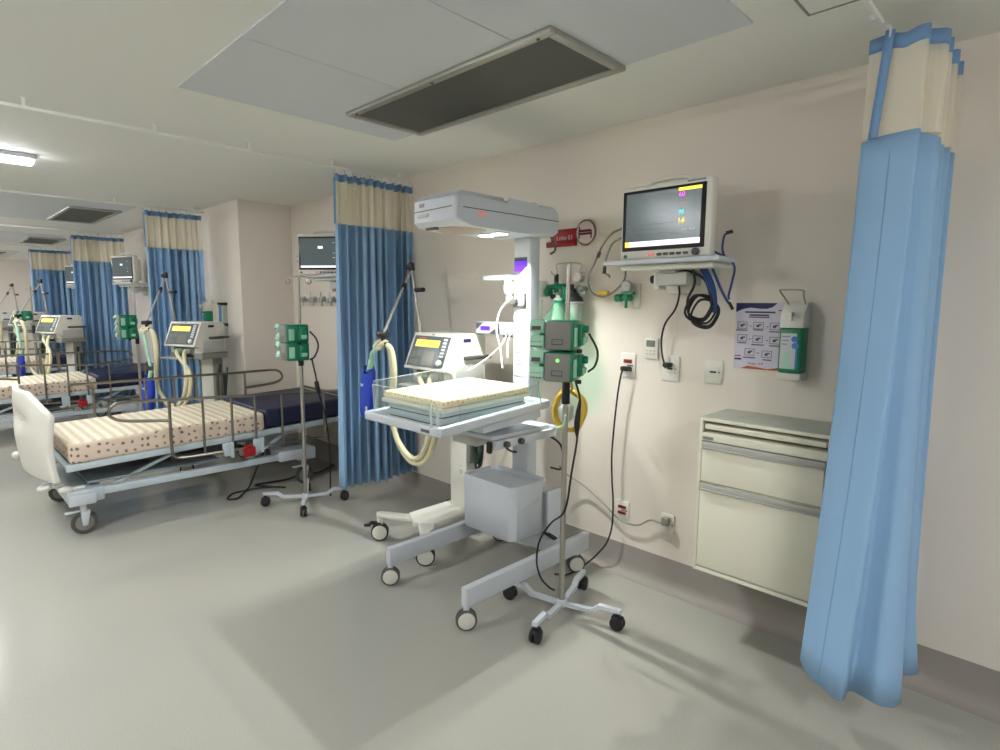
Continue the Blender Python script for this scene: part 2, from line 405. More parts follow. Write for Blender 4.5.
# the nearest curtain is drawn back into a bundle with a flat front leaf
t = thing('privacy_curtain', 'nearest blue curtain bunched at the right beside the white cabinet', 'curtain', (-.45, 2.4, 0), 0, 'blue privacy curtains')
TOP = [(-.548, 2.275), (-.50, 2.262), (-.44, 2.256), (-.386, 2.258), (-.40, 2.298), (-.385, 2.312), (-.37, 2.322), (-.352, 2.338), (-.352, 2.37), (-.405, 2.385), (-.39, 2.405), (-.348, 2.43), (-.41, 2.47), (-.42, 2.52), (-.352, 2.545), (-.36, 2.58), (-.43, 2.62), (-.41, 2.66), (-.352, 2.675), (-.36, 2.69)]
BOT = [(-.607, 2.232), (-.56, 2.165), (-.50, 2.130), (-.438, 2.105), (-.432, 2.185), (-.395, 2.19), (-.345, 2.182), (-.303, 2.215), (-.297, 2.29), (-.365, 2.37), (-.42, 2.43), (-.31, 2.46), (-.285, 2.52), (-.40, 2.57), (-.41, 2.62), (-.32, 2.655), (-.315, 2.67), (-.33, 2.68), (-.33, 2.69), (-.33, 2.70)]
TS = spline([Vector((*p, 0)) for p in TOP], 6); BS = spline([Vector((*p, 0)) for p in BOT], 6)
ZT, ZN = 2.365, 2.055
def c1(u, z):
    i = min(int(u*(len(TS)-1)+.5), len(TS)-1); h = (ZT-z)/(ZT-.14); h = max(0, h)
    q = min(1, h**2); p = TS[i]*(1-q)+BS[i]*q
    return Vector((p.x, min(p.y, WALL_Y-.012), z))
n1 = len(TS)-1
def zbot(u): return .165+.03*max(0, 1-u/.13)+.02*u
def thick(o, d=.002):
    md = o.modifiers.new('thickness', 'SOLIDIFY'); md.thickness = d; md.offset = 0
thick(part('cloth', MB().grid(lambda u, v: c1(u, ZN-.01+.012*math.sin(9*u)+(zbot(u)-ZN)*v), n1, 18), 'curt', t, True))
part('netting', MB().grid(lambda u, v: c1(u, ZT-.045+(ZN-ZT+.045)*v), n1, 4), 'net', t, True)
thick(part('heading_band', MB().grid(lambda u, v: c1(u, ZT-.045*v-.010*math.exp(-((u-.10)/.02)**2)), n1, 2), 'curtband', t, True), .005)
s = MB(); A = [(-.487, 2.245, 2.375), (-.493, 2.245, 2.25), (-.505, 2.24, 2.05)]
s.grid(lambda u, v: Vector((A[0][0]-.022*v-.013+.026*u, 2.248-.016*v, 2.372-.33*v)), 2, 8)
thick(part('edge_binding', s, 'curtband', t, True), .006)
part('hooks', MB().tube([(-.487, 2.245, 2.35), (-.487, 2.24, 2.38), (-.51, 2.25, 2.40)], .004, seg=6).cyl((-.5, 2.3, CEIL-.07), (-.5, 2.3, CEIL-.05), .012).tube([(-.45, 2.5, 2.36), (-.5, 2.5, 2.395)], .004, seg=6), 'white', t, True)
part('hem_stitching', MB().tube([c1(.085, 2.0-.05*k)+Vector((0, -.002, 0)) for k in range(37)], .0008, seg=5, smooth=0), 'curtband', t, True)

# ------------------------------------------------------------------ wall cabinet
cx0, cx1, cy, cz0, cz1 = -1.134, -.602, 2.43, .30, 1.012
t = thing('wall_cabinet', 'cream wall hung cabinet with two aluminium pull strips beside the near curtain', 'cabinet', ((cx0+cx1)/2, 2.57, cz0))
b = MB(); w = .014
b.box(cx0, cx0+w, cy, WALL_Y-.001, cz0, cz1-.003, .002).box(cx1-w, cx1, cy, WALL_Y-.001, cz0, cz1-.003, .002).box(cx0+w, cx1-w, cy, WALL_Y-.001, cz1-.018, cz1-.003, .002)
b.box(cx0+w, cx1-w, cy, WALL_Y-.001, cz0, cz0+.018, .002).box(cx0+w, cx1-w, WALL_Y-.02, WALL_Y-.002, cz0, cz1-.018, 0)
b.box(cx0+w, cx1-w, cy, WALL_Y-.02, .906, .942, .002).box(cx0+w, cx1-w, cy+.005, WALL_Y-.02, .70, .716, .001)
part('carcass', b, 'cab', t, True)
part('top', MB().box(cx0+.001, cx1-.001, cy+.001, WALL_Y-.001, cz1-.004, cz1, .001), 'cabtop', t, True)
tr = part('pull_out_tray', MB().box(cx0+.022, cx1-.022, cy+.004, WALL_Y-.04, .958, .981, .003), 'cab', t, True)
def front(name, z0, z1):
    f = part(name, MB().box(cx0+w+.003, cx1-w-.007, cy-.002, cy+.018, z0+.004, z1-.032, .0015), 'cab', t, True)
    h = MB().box(cx0+w+.002, cx1-w-.002, cy-.006, cy+.02, z1-.03, z1-.001, .002).box(cx0+w+.002, cx1-w-.002, cy-.016, cy-.004, z1-.03, z1-.025, .001)
    part('pull_strip', h, 'alu', f, True); return f
front('drawer', .718, .903); front('door', .322, .714)
part('name_plate', MB().box(cx0+.018, cx0+.065, cy-.002, cy+.002, .912, .926, .001), 'mgrey', t, True)

# ------------------------------------------------------------------ poster, hand rub, outlets and sign on the head wall
RW = Matrix.Rotation(PI/2, 4, 'X')                                      # text standing on the head wall, read from -y
def wtxt(x, y, z): return Matrix.Translation((x, y, z)) @ RW
px0, px1, pz0, pz1 = -1.1155, -.895, 1.212, 1.515; py = WALL_Y-.003; W_, H_ = px1-px0, pz1-pz0
t = thing('poster', 'hand washing instruction poster behind the green hand rub dispenser', 'poster', ((px0+px1)/2, WALL_Y-.002, pz0))
part('sheet', MB().box(px0, px1, py, WALL_Y, pz0, pz1, .0005, 1), 'paper', t, True)
def up(u, v, d=.0012): return Vector((px0+W_*u, py-d, pz1-H_*v))
def flat(pts, d=.0008): return [up(u, v, .0005) for u, v in pts], (0, -d, 0)
b = MB(); b.prism(*flat([(0, 0), (.83, 0), (.74, .06), (.64, .085), (.5, .085), (.3, .07), (.15, .09), (0, .14)]))
part('header_wave', b, 'navyink', t, True)
b = MB().prism(*flat([(.16, 1), (.3, .955), (.5, .965), (.7, .985), (.85, .965), (1, .93), (1, 1)]))
part('footer_wave', b, 'orangeink', t, True)
b = MB()
def bar(u0, u1, v0, v1): b.box(px0+W_*u0, px0+W_*u1, py-.0012, py-.0003, pz1-H_*v1, pz1-H_*v0, 0)
bar(.19, .80, .125, .15); bar(.29, .68, .17, .195)
for u0, u1, v in ((.02, .26, .405), (.38, .58, .395), (.70, .95, .415), (.06, .25, .60), (.36, .61, .62), (.72, .97, .625), (.2, .45, .82), (.6, .78, .84)): bar(u0, u1, v, v+.016)
def pict(u, v):
    w, h = .2, .105
    for a in ((u, u+w, v, v+.007), (u, u+w, v+h-.007, v+h), (u, u+.009, v, v+h), (u+w-.009, u+w, v, v+h)): bar(*a)
for u, v in ((.05, .285), (.38, .285), (.71, .29), (.06, .48), (.38, .49), (.72, .5), (.23, .69), (.58, .71)):
    pict(u, v); bar(u+.06, u+.12, v+.04, v+.075); bar(u+.1, u+.16, v+.03, v+.05)
for u, v in ((.3, .34), (.64, .345), (.3, .54), (.65, .55), (.48, .745)): bar(u, u+.04, v, v+.012)
part('lettering', b, 'ink', t, True)
b = MB(); bar(.27, .69, .205, .22); part('subtitle', b, 'navyink', t, True)
b = MB().text('Hosp. U.P', .017, wtxt(px0+W_*.46, py-.001, pz1-H_*.915)); part('footer_lettering', b, 'orangeink', t, True)
b = MB(); bar(.86, .99, .10, .115); bar(.02, .15, .80, .815); part('red_logo_line', b, 'signred', t, True)
b = MB(); bar(.9, .96, .15, .175); bar(.02, .17, .845, .87); part('blue_logo_line', b, 'navyink', t, True)

def dispenser(x0, yw, label, z0=1.205):
    """wall bracket with an elbow lever over a green hand rub bottle"""
    t = thing('hand_rub_dispenser', label, 'dispenser', (x0+.055, yw, z0), 0, 'hand rub dispensers')
    x1 = x0+.1; yf = yw-.10
    b = MB().box(x0, x1, yw-.014, yw, z0-.02, z0+.29, .005).box(x0+.002, x1-.002, yf, yw-.012, z0-.02, z0+.012, .006)
    part('bracket', b, 'whitew', t, True)
    b = MB().prism([(x0+.002, yf+.004, z0+.205), (x0+.002, yf+.004, z0+.265), (x0+.002, yf+.05, z0+.315), (x0+.002, yw-.014, z0+.315), (x0+.002, yw-.014, z0+.205)], (.096, 0, 0), .006)
    part('pump_head', b, 'whitew', t, True)
    part('nozzle', MB().cyl((x0+.05, yf, z0+.262), (x0+.05, yf-.03, z0+.262), .011, bev=.003).cyl((x0+.055, yf-.02, z0+.255), (x0+.055, yf-.022, z0+.235), .006), 'whitew', t, True)
    o = part('bottle', MB().box(x0+.003, x1-.003, yf+.002, yw-.016, z0+.012, z0+.205, .01, 3), 'green', t, True)
    part('label', MB().box(x0+.012, x1-.024, yf-.0002, yf+.003, z0+.03, z0+.182, .001, 1), 'lbl', o, True)
    part('label_picture', MB().prism([(x0+.02, yf-.001, z0+.04), (x0+.03, yf-.001, z0+.1), (x0+.045, yf-.001, z0+.105), (x0+.06, yf-.001, z0+.04)], (0, .0012, 0)), 'lblgreen', o, True)
    part('label_badge', MB().cyl((x0+.068, yf-.002, z0+.158), (x0+.068, yf+.001, z0+.158), .013).cyl((x0+.072, yf-.002, z0+.13), (x0+.072, yf+.001, z0+.13), .014).box(x0+.074, x0+.082, yf-.001, yf+.001, z0+.03, z0+.12, .001), 'lblblue', o, True)
    b = MB()
    for k in range(3): b.box(x0+.018, x0+.05-.006*k, yf-.0012, yf, z0+.165-.016*k, z0+.170-.016*k, 0)
    part('label_lettering', b, 'inkl', o, True)
    b = MB().tube([(x0+.022, yw-.05, z0+.30), (x0+.018, yf-.01, z0+.335), (x0+.008, yf-.035, z0+.36), (x0+.02, yf-.05, z0+.364), (x0+.085, yf-.05, z0+.364), (x1+.002, yf-.035, z0+.358), (x1-.004, yf-.02, z0+.345), (x1-.012, yw-.05, z0+.30)], .0035, smooth=4)
    part('elbow_lever', b, 'steel', t, True)
    return t
dispenser(-.889, WALL_Y, 'green hand rub dispenser with a wire elbow lever beside the poster')
dispenser(-6.40, STEP_Y, 'small green hand rub dispenser on the far pillar above the second ventilator', 1.2)
t = thing('leaflet_holder', 'clear upright flow tube with a dark cap on the far pillar', 'flow tube', (-6.0, STEP_Y, 1.2))
part('tube', MB().box(-6.06, -5.95, STEP_Y-.05, STEP_Y, 1.2, 1.47, .01), 'jar', t, True)
part('cap', MB().box(-6.07, -5.94, STEP_Y-.055, STEP_Y, 1.47, 1.495, .006), 'black', t, True)
part('base_block', MB().box(-6.08, -5.95, STEP_Y-.06, STEP_Y, 1.19, 1.27, .01), 'grey', t, True)
part('knob', MB().cyl((-5.95, STEP_Y-.03, 1.28), (-5.90, STEP_Y-.03, 1.28), .014), 'black', t, True)
part('scale_marks', MB().box(-6.03, -5.98, STEP_Y-.0515, STEP_Y-.05, 1.29, 1.45, .001), 'lblblue', t, True)

def outlet(x0, x1, z0, z1, label, kind, y=WALL_Y):
    t = thing('wall_outlet', label, 'socket', ((x0+x1)/2, y, z0), 0, 'socket plates on the head wall')
    part('plate', MB().box(x0, x1, y-.008, y, z0, z1, .005), 'whitew', t, True)
    cx, h = (x0+x1)/2, z1-z0
    if kind in ('red', 'red2'):
        part('red_socket', MB().box(cx-.026, cx+.026, y-.012, y-.007, z0+h*.58, z0+h*.74, .003), 'red', t, True)
        part('red_socket', MB().box(cx-.026, cx+.026, y-.012, y-.007, z0+h*.26, z0+h*.42, .003), 'red' if kind == 'red2' else 'bezel', t, True)
        part('holes', MB().box(cx-.018, cx+.018, y-.0135, y-.011, z0+h*.63, z0+h*.69, .001).box(cx-.018, cx+.018, y-.0135, y-.011, z0+h*.31, z0+h*.37, .001), 'black', t, True)
    else:
        part('module', MB().box(cx-.026, cx+.026, y-.011, y-.007, z0+h*.3, z0+h*.7, .003), 'whitew', t, True)
        part('holes', MB().box(cx-.016, cx+.016, y-.0125, y-.0105, z0+h*.46, z0+h*.54, .001), 'ink', t, True)
    if kind != 'small':
        part('tag', MB().box(cx-.004, cx+.034, y-.0095, y-.0075, z0+h*.47, z0+h*.52, 0), 'ink', t, True)
    return t
outlet(-1.732, -1.64, 1.11, 1.245, 'white socket plate with a red socket and a black plug, nearest the pumps', 'red')
outlet(-1.484, -1.388, 1.115, 1.245, 'white socket plate where the monitor power cord is plugged in', 'plain')
outlet(-1.252, -1.164, 1.125, 1.24, 'empty white socket plate left of the poster', 'plain')
outlet(-1.732, -1.648, .31, .415, 'low socket plate with two red sockets above the skirting', 'red2')
outlet(-1.452, -1.376, .303, .412, 'low socket plate with a grey plug left of the cabinet', 'plain')
t = thing('wall_control', 'small wall control with a green display between two sockets', 'control', (-1.548, WALL_Y, 1.222))
part('plate', MB().box(-1.588, -1.508, WALL_Y-.012, WALL_Y, 1.222, 1.332, .006), 'whitew', t, True)
part('display', MB().box(-1.575, -1.525, WALL_Y-.014, WALL_Y-.011, 1.285, 1.32, .002), 'screengrey', t, True)
b = MB()
for i in range(3):
    for j in range(2): b.box(-1.575+.02*i, -1.563+.02*i, WALL_Y-.0145, WALL_Y-.011, 1.245+.016*j, 1.252+.016*j, .001)
part('buttons', b, 'alu', t, True)
# bed number sign
t = thing('bed_sign', 'red bed number sign with a round bed symbol above the pole', 'sign', (-2.08, WALL_Y, 1.84))
y = WALL_Y
part('board', MB().box(-2.24, -2.052, y-.012, y, 1.868, 1.936, .003), 'signred', t, True)
part('lower_strip', MB().box(-2.27, -2.052, y-.018, y, 1.838, 1.868, .003), 'signred', t, True)
part('symbol_disc', MB().cyl((-1.988, y, 1.905), (-1.988, y-.012, 1.905), .062, seg=40, bev=.002), 'pinkwhite', t, True)
ring = [(-1.988+.063*math.cos(a), y-.008, 1.905+.068*math.sin(a)) for a in [2*PI*k/32 for k in range(32)]]
part('symbol_ring', MB().tube(ring, .005, smooth=0, closed=True, seg=6), 'brown', t, True)
b = MB()
b.box(-2.035, -2.027, y-.014, y-.011, 1.872, 1.94, .001).box(-2.03, -1.945, y-.014, y-.011, 1.893, 1.905, .001).box(-1.952, -1.944, y-.014, y-.011, 1.872, 1.915, .001)
b.box(-2.012, -1.95, y-.014, y-.011, 1.908, 1.922, .003).cyl((-2.02, y-.014, 1.916), (-2.02, y-.011, 1.916), .008)
part('bed_symbol', b, 'maroon', t, True)
part('lettering', MB().text('Leito 01', .036, wtxt(-2.135, y-.0125, 1.885)), 'lbl', t, True)

# ------------------------------------------------------------------ patient monitors on wall shelves (local frame: front is -y)
def make_monitor(label, lit=True):
    t = thing('patient_monitor', label, 'monitor', (0, 0, 0), 0, 'patient monitors')
    w, h = .445, .335; x0, x1 = -w/2, w/2
    part('housing', MB().box(x0, x1, 0, .058, 0, h, .012, 3).box(x0+.05, x1-.05, .055, .13, .03, h-.04, .02), 'whitew', t)
    part('bezel', MB().box(x0+.012, x1-.026, -.003, .004, .04, h-.022, .003), 'bezel', t)
    sx0, sx1, sz0, sz1 = x0+.03, x1-.045, .058, h-.035
    scn = part('screen', MB().box(sx0, sx1, -.005, .002, sz0, sz1, .001, 1), 'screendark', t)
    W, Hh = sx1-sx0, sz1-sz0
    def r(u0, u1, v0, v1): return MB().box(sx0+W*u0, sx0+W*u1, -.0062, -.0045, sz1-Hh*v1, sz1-Hh*v0, 0)
    T = lambda u, v: Matrix.Translation((sx0+W*u, -.0058, sz1-Hh*v)) @ RW
    if lit:
        part('alarm_bar', r(.71, 1, 0, .055), 'lcdyellow', scn)
        part('pulse_digits', MB().text('60', .030, T(.755, .12)), 'magenta', scn)
        part('oxygen_digits', MB().text('98', .027, T(.755, .43)), 'cyan', scn)
        part('rate_digits', MB().text('14', .036, T(.755, .585)), 'lcdyellow', scn)
        part('pressure_digits', MB().text('- - / - -', .014, T(.78, .27)), 'lcdred', scn)
        part('temperature_digits', MB().text('- . -   - . -', .017, T(.85, .73)), 'lcdwhite', scn)
        part('menu_bar', r(.06, 1, .9, 1), 'lcdwhite', scn); part('menu_button', r(0, .06, .9, 1), 'lcdorange', scn)
        b = MB()
        for k in range(3): b.box(sx0+W*.03, sx0+W*.64, -.0056, -.0048, sz1-Hh*(.6+.085*k), sz1-Hh*(.594+.085*k), 0)
        part('trace_lines', b, 'inkl', scn)
    else:
        part('message_box', r(.42, .54, .27, .36), 'lcdwhite', scn)
        part('pulse_digits', MB().text('--', .03, T(.8, .15)).text('--', .03, T(.8, .5)), 'cyan', scn)
        part('rate_digits', MB().text('--', .03, T(.8, .65)), 'lcdyellow', scn)
        part('menu_bar', r(0, 1, .93, 1), 'lcdwhite', scn)
    b = MB()
    for k in range(5): b.box(x0+.195+.032*k, x0+.219+.032*k, -.004, .003, .014, .026, .002)
    part('keys', b, 'dgrey', t)
    part('alarm_key', MB().box(x0+.155, x0+.182, -.004, .003, .013, .026, .002), 'lcdred', t)
    part('power_key', MB().cyl((x0+.032, .003, .017), (x0+.032, -.004, .017), .009), 'green', t)
    part('turn_knob', MB().cyl((x1-.06, .003, .022), (x1-.06, -.02, .022), .016, bev=.004), 'dgrey', t)
    part('maker_plate', MB().box(x1-.115, x1-.03, -.002, .002, h-.015, h-.007, .001), 'inkl', t)
    part('handle', MB().tube([(-.10, .045, h-.01), (-.085, .045, h+.017), (0, .045, h+.024), (.085, .045, h+.017), (.10, .045, h-.01)], .011), 'whitew', t)
    b = MB()
    for k in range(2): b.cyl((x0+.003, .035, .11+.045*k), (x0-.02, .035, .11+.045*k), .006)
    part('lead_plugs', b, 'dgrey', t)
    return t
def make_shelf(label):
    t = thing('monitor_shelf', label, 'shelf', (0, 0, 0), 0, 'monitor shelves')
    part('board', MB().box(-.285, .285, 0, .19, -.02, 0, .004), 'white', t)
    part('tray_edge', MB().box(-.22, .24, .05, .25, -.045, -.02, .008), 'whitew', t)
    br = part('arm', MB().box(-.075, .085, .12, .285, -.115, -.055, .006).box(-.04, .04, .10, .2, -.06, -.04, .004), 'grey', t)
    part('wall_plate', MB().box(-.09, .14, .275, .333, -.15, -.03, .006), 'whitew', t)
    part('lock_knob', MB().cyl((-.12, .17, -.085), (-.07, .17, -.085), .02, bev=.005), 'black', br)
    part('knob_block', MB().box(-.09, -.06, .135, .205, -.135, -.055, .006), 'whitew', br)
    return t
m1 = make_monitor('lit patient monitor with coloured digits on the wall shelf by the poster'); m1.location = (-1.338, 2.40, 1.711)
m2 = make_monitor('dark screened patient monitor partly behind the second curtain', False); m2.location = (-4.50, 2.45, 1.735); m2.rotation_euler.z = math.radians(36)
m3 = dup(m2, (-8.50, 1.90, 1.73), math.radians(20), 'boxy grey patient monitor between the third and fourth curtains')
m4 = dup(m2, (-11.75, 1.92, 1.74), math.radians(20), 'farthest patient monitor, mostly behind the fourth curtain')
s1 = make_shelf('white wall shelf under the lit patient monitor'); s1.location = (-1.347, 2.37, 1.71)
for m, lb in ((m2, 'wall shelf under the dark monitor by the second curtain'), (m3, 'wall shelf under the boxy grey monitor'), (m4, 'farthest wall shelf, a white edge beside the fourth curtain')):
    q = dup(s1, (m.location.x+.02, m.location.y-.03, m.location.z-.002), 0 if m is m2 else math.radians(8), lb)
# cables round the monitor
def cord(name, pts, r, m, label, cat='cord', group=None, extra=None):
    b = MB().tube(pts, r, seg=7, smooth=6)
    o = solo(name, b, m, label, cat, group); return o
def onw(*p, y=2.69): return [(a, c if len(q) > 2 else y, z) for q in p for a, c, z in [(q[0], q[2] if len(q) > 2 else y, q[1])]]
t = thing('cable_coil', 'black and blue monitor cables coiled under the monitor shelf', 'cables', (-1.22, 2.58, 1.40))
b = MB()
def loop(cx, cz, r, y, n=20, k=1.0): return [(cx+r*math.cos(2*PI*i/n), y+.012*math.sin(3*2*PI*i/n), cz+r*k*math.sin(2*PI*i/n)) for i in range(n)]
for cx, cz, r, y in ((-1.232, 1.487, .062, 2.56), (-1.226, 1.49, .058, 2.572), (-1.22, 1.484, .066, 2.58), (-1.205, 1.468, .062, 2.57), (-1.21, 1.463, .066, 2.585), (-1.24, 1.494, .055, 2.59)):
    b.tube(loop(cx, cz, r, y), .0055, closed=True, smooth=3, seg=6)
b.tube([(-1.235, 2.5, 1.668), (-1.25, 2.55, 1.60), (-1.29, 2.57, 1.53), (-1.285, 2.57, 1.47)], .006)
b.tube([(-1.3, 2.5, 1.668), (-1.25, 2.54, 1.65), (-1.2, 2.56, 1.61), (-1.165, 2.57, 1.5)], .006)
part('black_loops', b, 'black', t, True)
b = MB()
for dx in (0, .012, .024): b.tube([(-1.2+dx, 2.5, 1.668), (-1.185+dx, 2.55, 1.6), (-1.17+dx*.6, 2.575, 1.53), (-1.165+dx*.4, 2.575, 1.47)], .006)
b.tube([(-1.155, 2.52, 1.668), (-1.14, 2.57, 1.59), (-1.11, 2.58, 1.53), (-1.085, 2.58, 1.50)], .006)
part('blue_leads', b, 'bluecable', t, True)
part('lead_end', MB().cyl((-1.095, 2.58, 1.515), (-1.078, 2.58, 1.485), .007), 'bezel', t, True)
t = thing('sensor_lead', 'blue sensor lead hooked over the right end of the monitor shelf', 'cable', (-1.05, 2.55, 1.70))
part('cable', MB().tube([(-1.158, 2.50, 1.775), (-1.143, 2.50, 1.74), (-1.095, 2.50, 1.715), (-1.083, 2.52, 1.705), (-1.076, 2.57, 1.67), (-1.098, 2.60, 1.60), (-1.113, 2.61, 1.55), (-1.11, 2.61, 1.53)], .005).tube([(-1.095, 2.50, 1.715), (-1.105, 2.50, 1.75), (-1.10, 2.50, 1.80), (-1.085, 2.50, 1.815)], .005), 'bluecable', t, True)
part('connector', MB().cyl((-1.09, 2.50, 1.814), (-1.065, 2.50, 1.818), .008), 'bezel', t, True)
t = thing('power_cord', 'black monitor power cord dropping to the middle wall socket', 'cord', (-1.45, 2.66, 1.19), 0, 'black power cords')
part('cable', MB().tube([(-1.365, 2.62, 1.60), (-1.37, 2.64, 1.55), (-1.40, 2.66, 1.48), (-1.455, 2.67, 1.41), (-1.475, 2.675, 1.33), (-1.47, 2.68, 1.25), (-1.455, 2.685, 1.195), (-1.45, 2.68, 1.185), (-1.445, 2.675, 1.195)], .005), 'black', t, True)
part('plug', MB().box(-1.462, -1.42, 2.668, 2.704, 1.188, 1.212, .006), 'black', t, True)
t = thing('pressure_hose', 'thin grey lead looping from the monitor down to a yellow clip', 'hose', (-1.85, 2.6, 1.55))
part('lead', MB().tube([(-1.58, 2.435, 1.865), (-1.66, 2.48, 1.855), (-1.77, 2.55, 1.80), (-1.86, 2.62, 1.725), (-1.93, 2.66, 1.645), (-1.915, 2.67, 1.575), (-1.84, 2.67, 1.545), (-1.77, 2.67, 1.57), (-1.705, 2.67, 1.63), (-1.70, 2.67, 1.69), (-1.70, 2.64, 1.70)], .005), 'mgrey', t, True)
part('second_lead', MB().tube([(-1.58, 2.435, 1.82), (-1.66, 2.48, 1.80), (-1.74, 2.55, 1.74), (-1.77, 2.58, 1.68), (-1.73, 2.57, 1.645), (-1.69, 2.5, 1.655)], .005), 'mgrey', t, True)
part('joint', MB().cyl((-1.765, 2.575, 1.70), (-1.772, 2.58, 1.665), .009).cyl((-1.80, 2.575, 1.775), (-1.82, 2.59, 1.755), .009), 'dgrey', t, True)
part('yellow_clip', MB().box(-1.87, -1.80, 2.655, 2.685, 1.553, 1.578, .005), 'yellow', t, True)

# ------------------------------------------------------------------ gas terminals on the head wall
def terminal(x, y, z, label, c1='green', gauge=True):
    t = thing('gas_regulator', label, 'regulator', (x, y, z-.07), 0, 'gas regulators on the walls')
    part('wall_plate', MB().box(x-.03, x+.075, y-.012, y, z-.075, z+.055, .006), 'whitew', t, True)
    t_ = part('body', MB().cyl((x+.02, y-.01, z-.02), (x+.02, y-.07, z-.02), .018, bev=.004).cyl((x-.03, y-.055, z-.022), (x+.03, y-.055, z-.02), .012).cyl((x+.02, y-.055, z-.02), (x+.02, y-.055, z-.075), .008), c1, t, True)
    part('knob', MB().cyl((x-.045, y-.055, z-.022), (x-.005, y-.055, z-.02), .021, seg=12, bev=.004), c1, t, True)
    part('arm', MB().box(x-.005, x+.07, y-.07, y-.045, z-.006, z+.012, .005), c1, t, True)
    if gauge:
        g = part('gauge', MB().cyl((x+.02, y-.045, z+.04), (x+.02, y-.065, z+.04), .03, seg=24, bev=.003), 'alu', t, True)
        part('dial', MB().cyl((x+.02, y-.064, z+.04), (x+.02, y-.067, z+.04), .024, seg=24), 'lbl', g, True)
        part('needle', MB().box(x+.018, x+.036, y-.0685, y-.0665, z+.039, z+.041, 0), 'black', g, True)
    return t
terminal(-1.70, WALL_Y, 1.56, 'green oxygen regulator with a round dial left of the monitor cord')
for k, (px_, lb) in enumerate(((-5.30, 'leftmost'), (-5.10, 'second'), (-4.93, 'third'), (-4.76, 'rightmost'))):
    terminal(px_, WALL_Y, 1.545, lb+' of the small grey gas regulators on the second bay wall', 'alu', False)
t = thing('flowmeter', 'white flowmeter with green valve arms behind the pump pole', 'flowmeter', (-2.2, 2.62, 1.5))
part('body', MB().lathe([(.034, 0), (.038, .006), (.038, .085), (.03, .092), (.0, .092)], (-2.235, 2.62, 1.545)).cyl((-2.235, 2.62, 1.53), (-2.235, 2.62, 1.35), .007), 'whitew', t, True)
part('green_valve', MB().cyl((-2.19, 2.62, 1.60), (-2.06, 2.62, 1.605), .016, bev=.004).cyl((-2.125, 2.62, 1.57), (-2.125, 2.62, 1.63), .014).cyl((-2.18, 2.60, 1.57), (-2.15, 2.60, 1.57), .022).cyl((-2.06, 2.62, 1.60), (-2.06, 2.62, 1.52), .02, bev=.005).cyl((-2.085, 2.62, 1.545), (-2.035, 2.62, 1.545), .012), 'green', t, True)
part('black_knob', MB().cyl((-2.125, 2.62, 1.63), (-2.125, 2.62, 1.675), .013, bev=.003).cyl((-2.13, 2.59, 1.545), (-2.13, 2.62, 1.545), .014), 'black', t, True)
part('wall_pipe', MB().cyl((-2.125, 2.62, 1.605), (-2.125, 2.705, 1.605), .012), 'steel', t, True)
part('bottle', MB().lathe([(.038, 0), (.042, .01), (.042, .15), (.036, .175), (.018, .19), (.018, .2), (0, .2)], (-2.107, 2.62, 1.355)), 'milky', t, True)
part('green_tube', MB().tube([(-2.125, 2.62, 1.57), (-2.13, 2.6, 1.47), (-2.15, 2.58, 1.38)], .006).tube([(-2.235, 2.6, 1.40), (-2.23, 2.6, 1.36)], .011), 'lgreen', t, True)
t = thing('suction_jar', 'clear suction jar with a black lid right of the pump pole top', 'jar', (-1.955, 2.62, 1.33))
part('jar', MB().lathe([(.044, 0), (.05, .012), (.05, .17), (.046, .185), (0, .185)], (-1.995, 2.62, 1.335)), 'jar', t, True)
part('lid', MB().lathe([(.05, 0), (.052, .006), (.048, .02), (.03, .032), (.02, .05), (0, .05)], (-1.995, 2.62, 1.52)).cyl((-2.015, 2.62, 1.56), (-2.015, 2.62, 1.615), .014, bev=.003).cyl((-2.02, 2.61, 1.575), (-1.985, 2.61, 1.575), .018), 'black', t, True)
part('clamp_rim', MB().lathe([(.053, 0), (.056, .004), (.053, .008)], (-1.995, 2.62, 1.508)), 'alu', t, True)
part('float_insert', MB().lathe([(.02, 0), (.035, .04), (.015, .09), (.0, .1)], (-1.995, 2.62, 1.40)), 'lgreen', t, True)
t = thing('vacuum_gauge', 'small round vacuum gauge on the wall above the suction jar', 'gauge', (-1.985, WALL_Y, 1.6))
part('case', MB().cyl((-1.985, WALL_Y-.05, 1.655), (-1.985, WALL_Y-.085, 1.655), .030, seg=24, bev=.004), 'alu', t, True)
part('dial', MB().cyl((-1.985, WALL_Y-.084, 1.655), (-1.985, WALL_Y-.0875, 1.655), .025, seg=24), 'pinkwhite', t, True)
part('fitting', MB().cyl((-1.985, WALL_Y, 1.59), (-1.985, WALL_Y-.07, 1.59), .016).cyl((-1.985, WALL_Y-.06, 1.61), (-1.985, WALL_Y-.06, 1.555), .012).box(-2.02, -1.94, WALL_Y-.07, WALL_Y-.05, 1.555, 1.575, .004), 'jar', t, True)
t = thing('resuscitator_bag', 'green tinted clear resuscitator hanging behind the upper infusion pump', 'resuscitator', (-2.02, 2.53, 1.28))
part('bag', MB().lathe([(.0, 0), (.10, .01), (.12, .06), (.11, .12), (.075, .18), (.045, .22), (.03, .24), (0, .24)], (-2.05, 2.56, 1.27), seg=28), 'greenbag', t, True)
part('collar', MB().cyl((-2.05, 2.56, 1.508), (-2.05, 2.56, 1.525), .03), 'green', t, True)

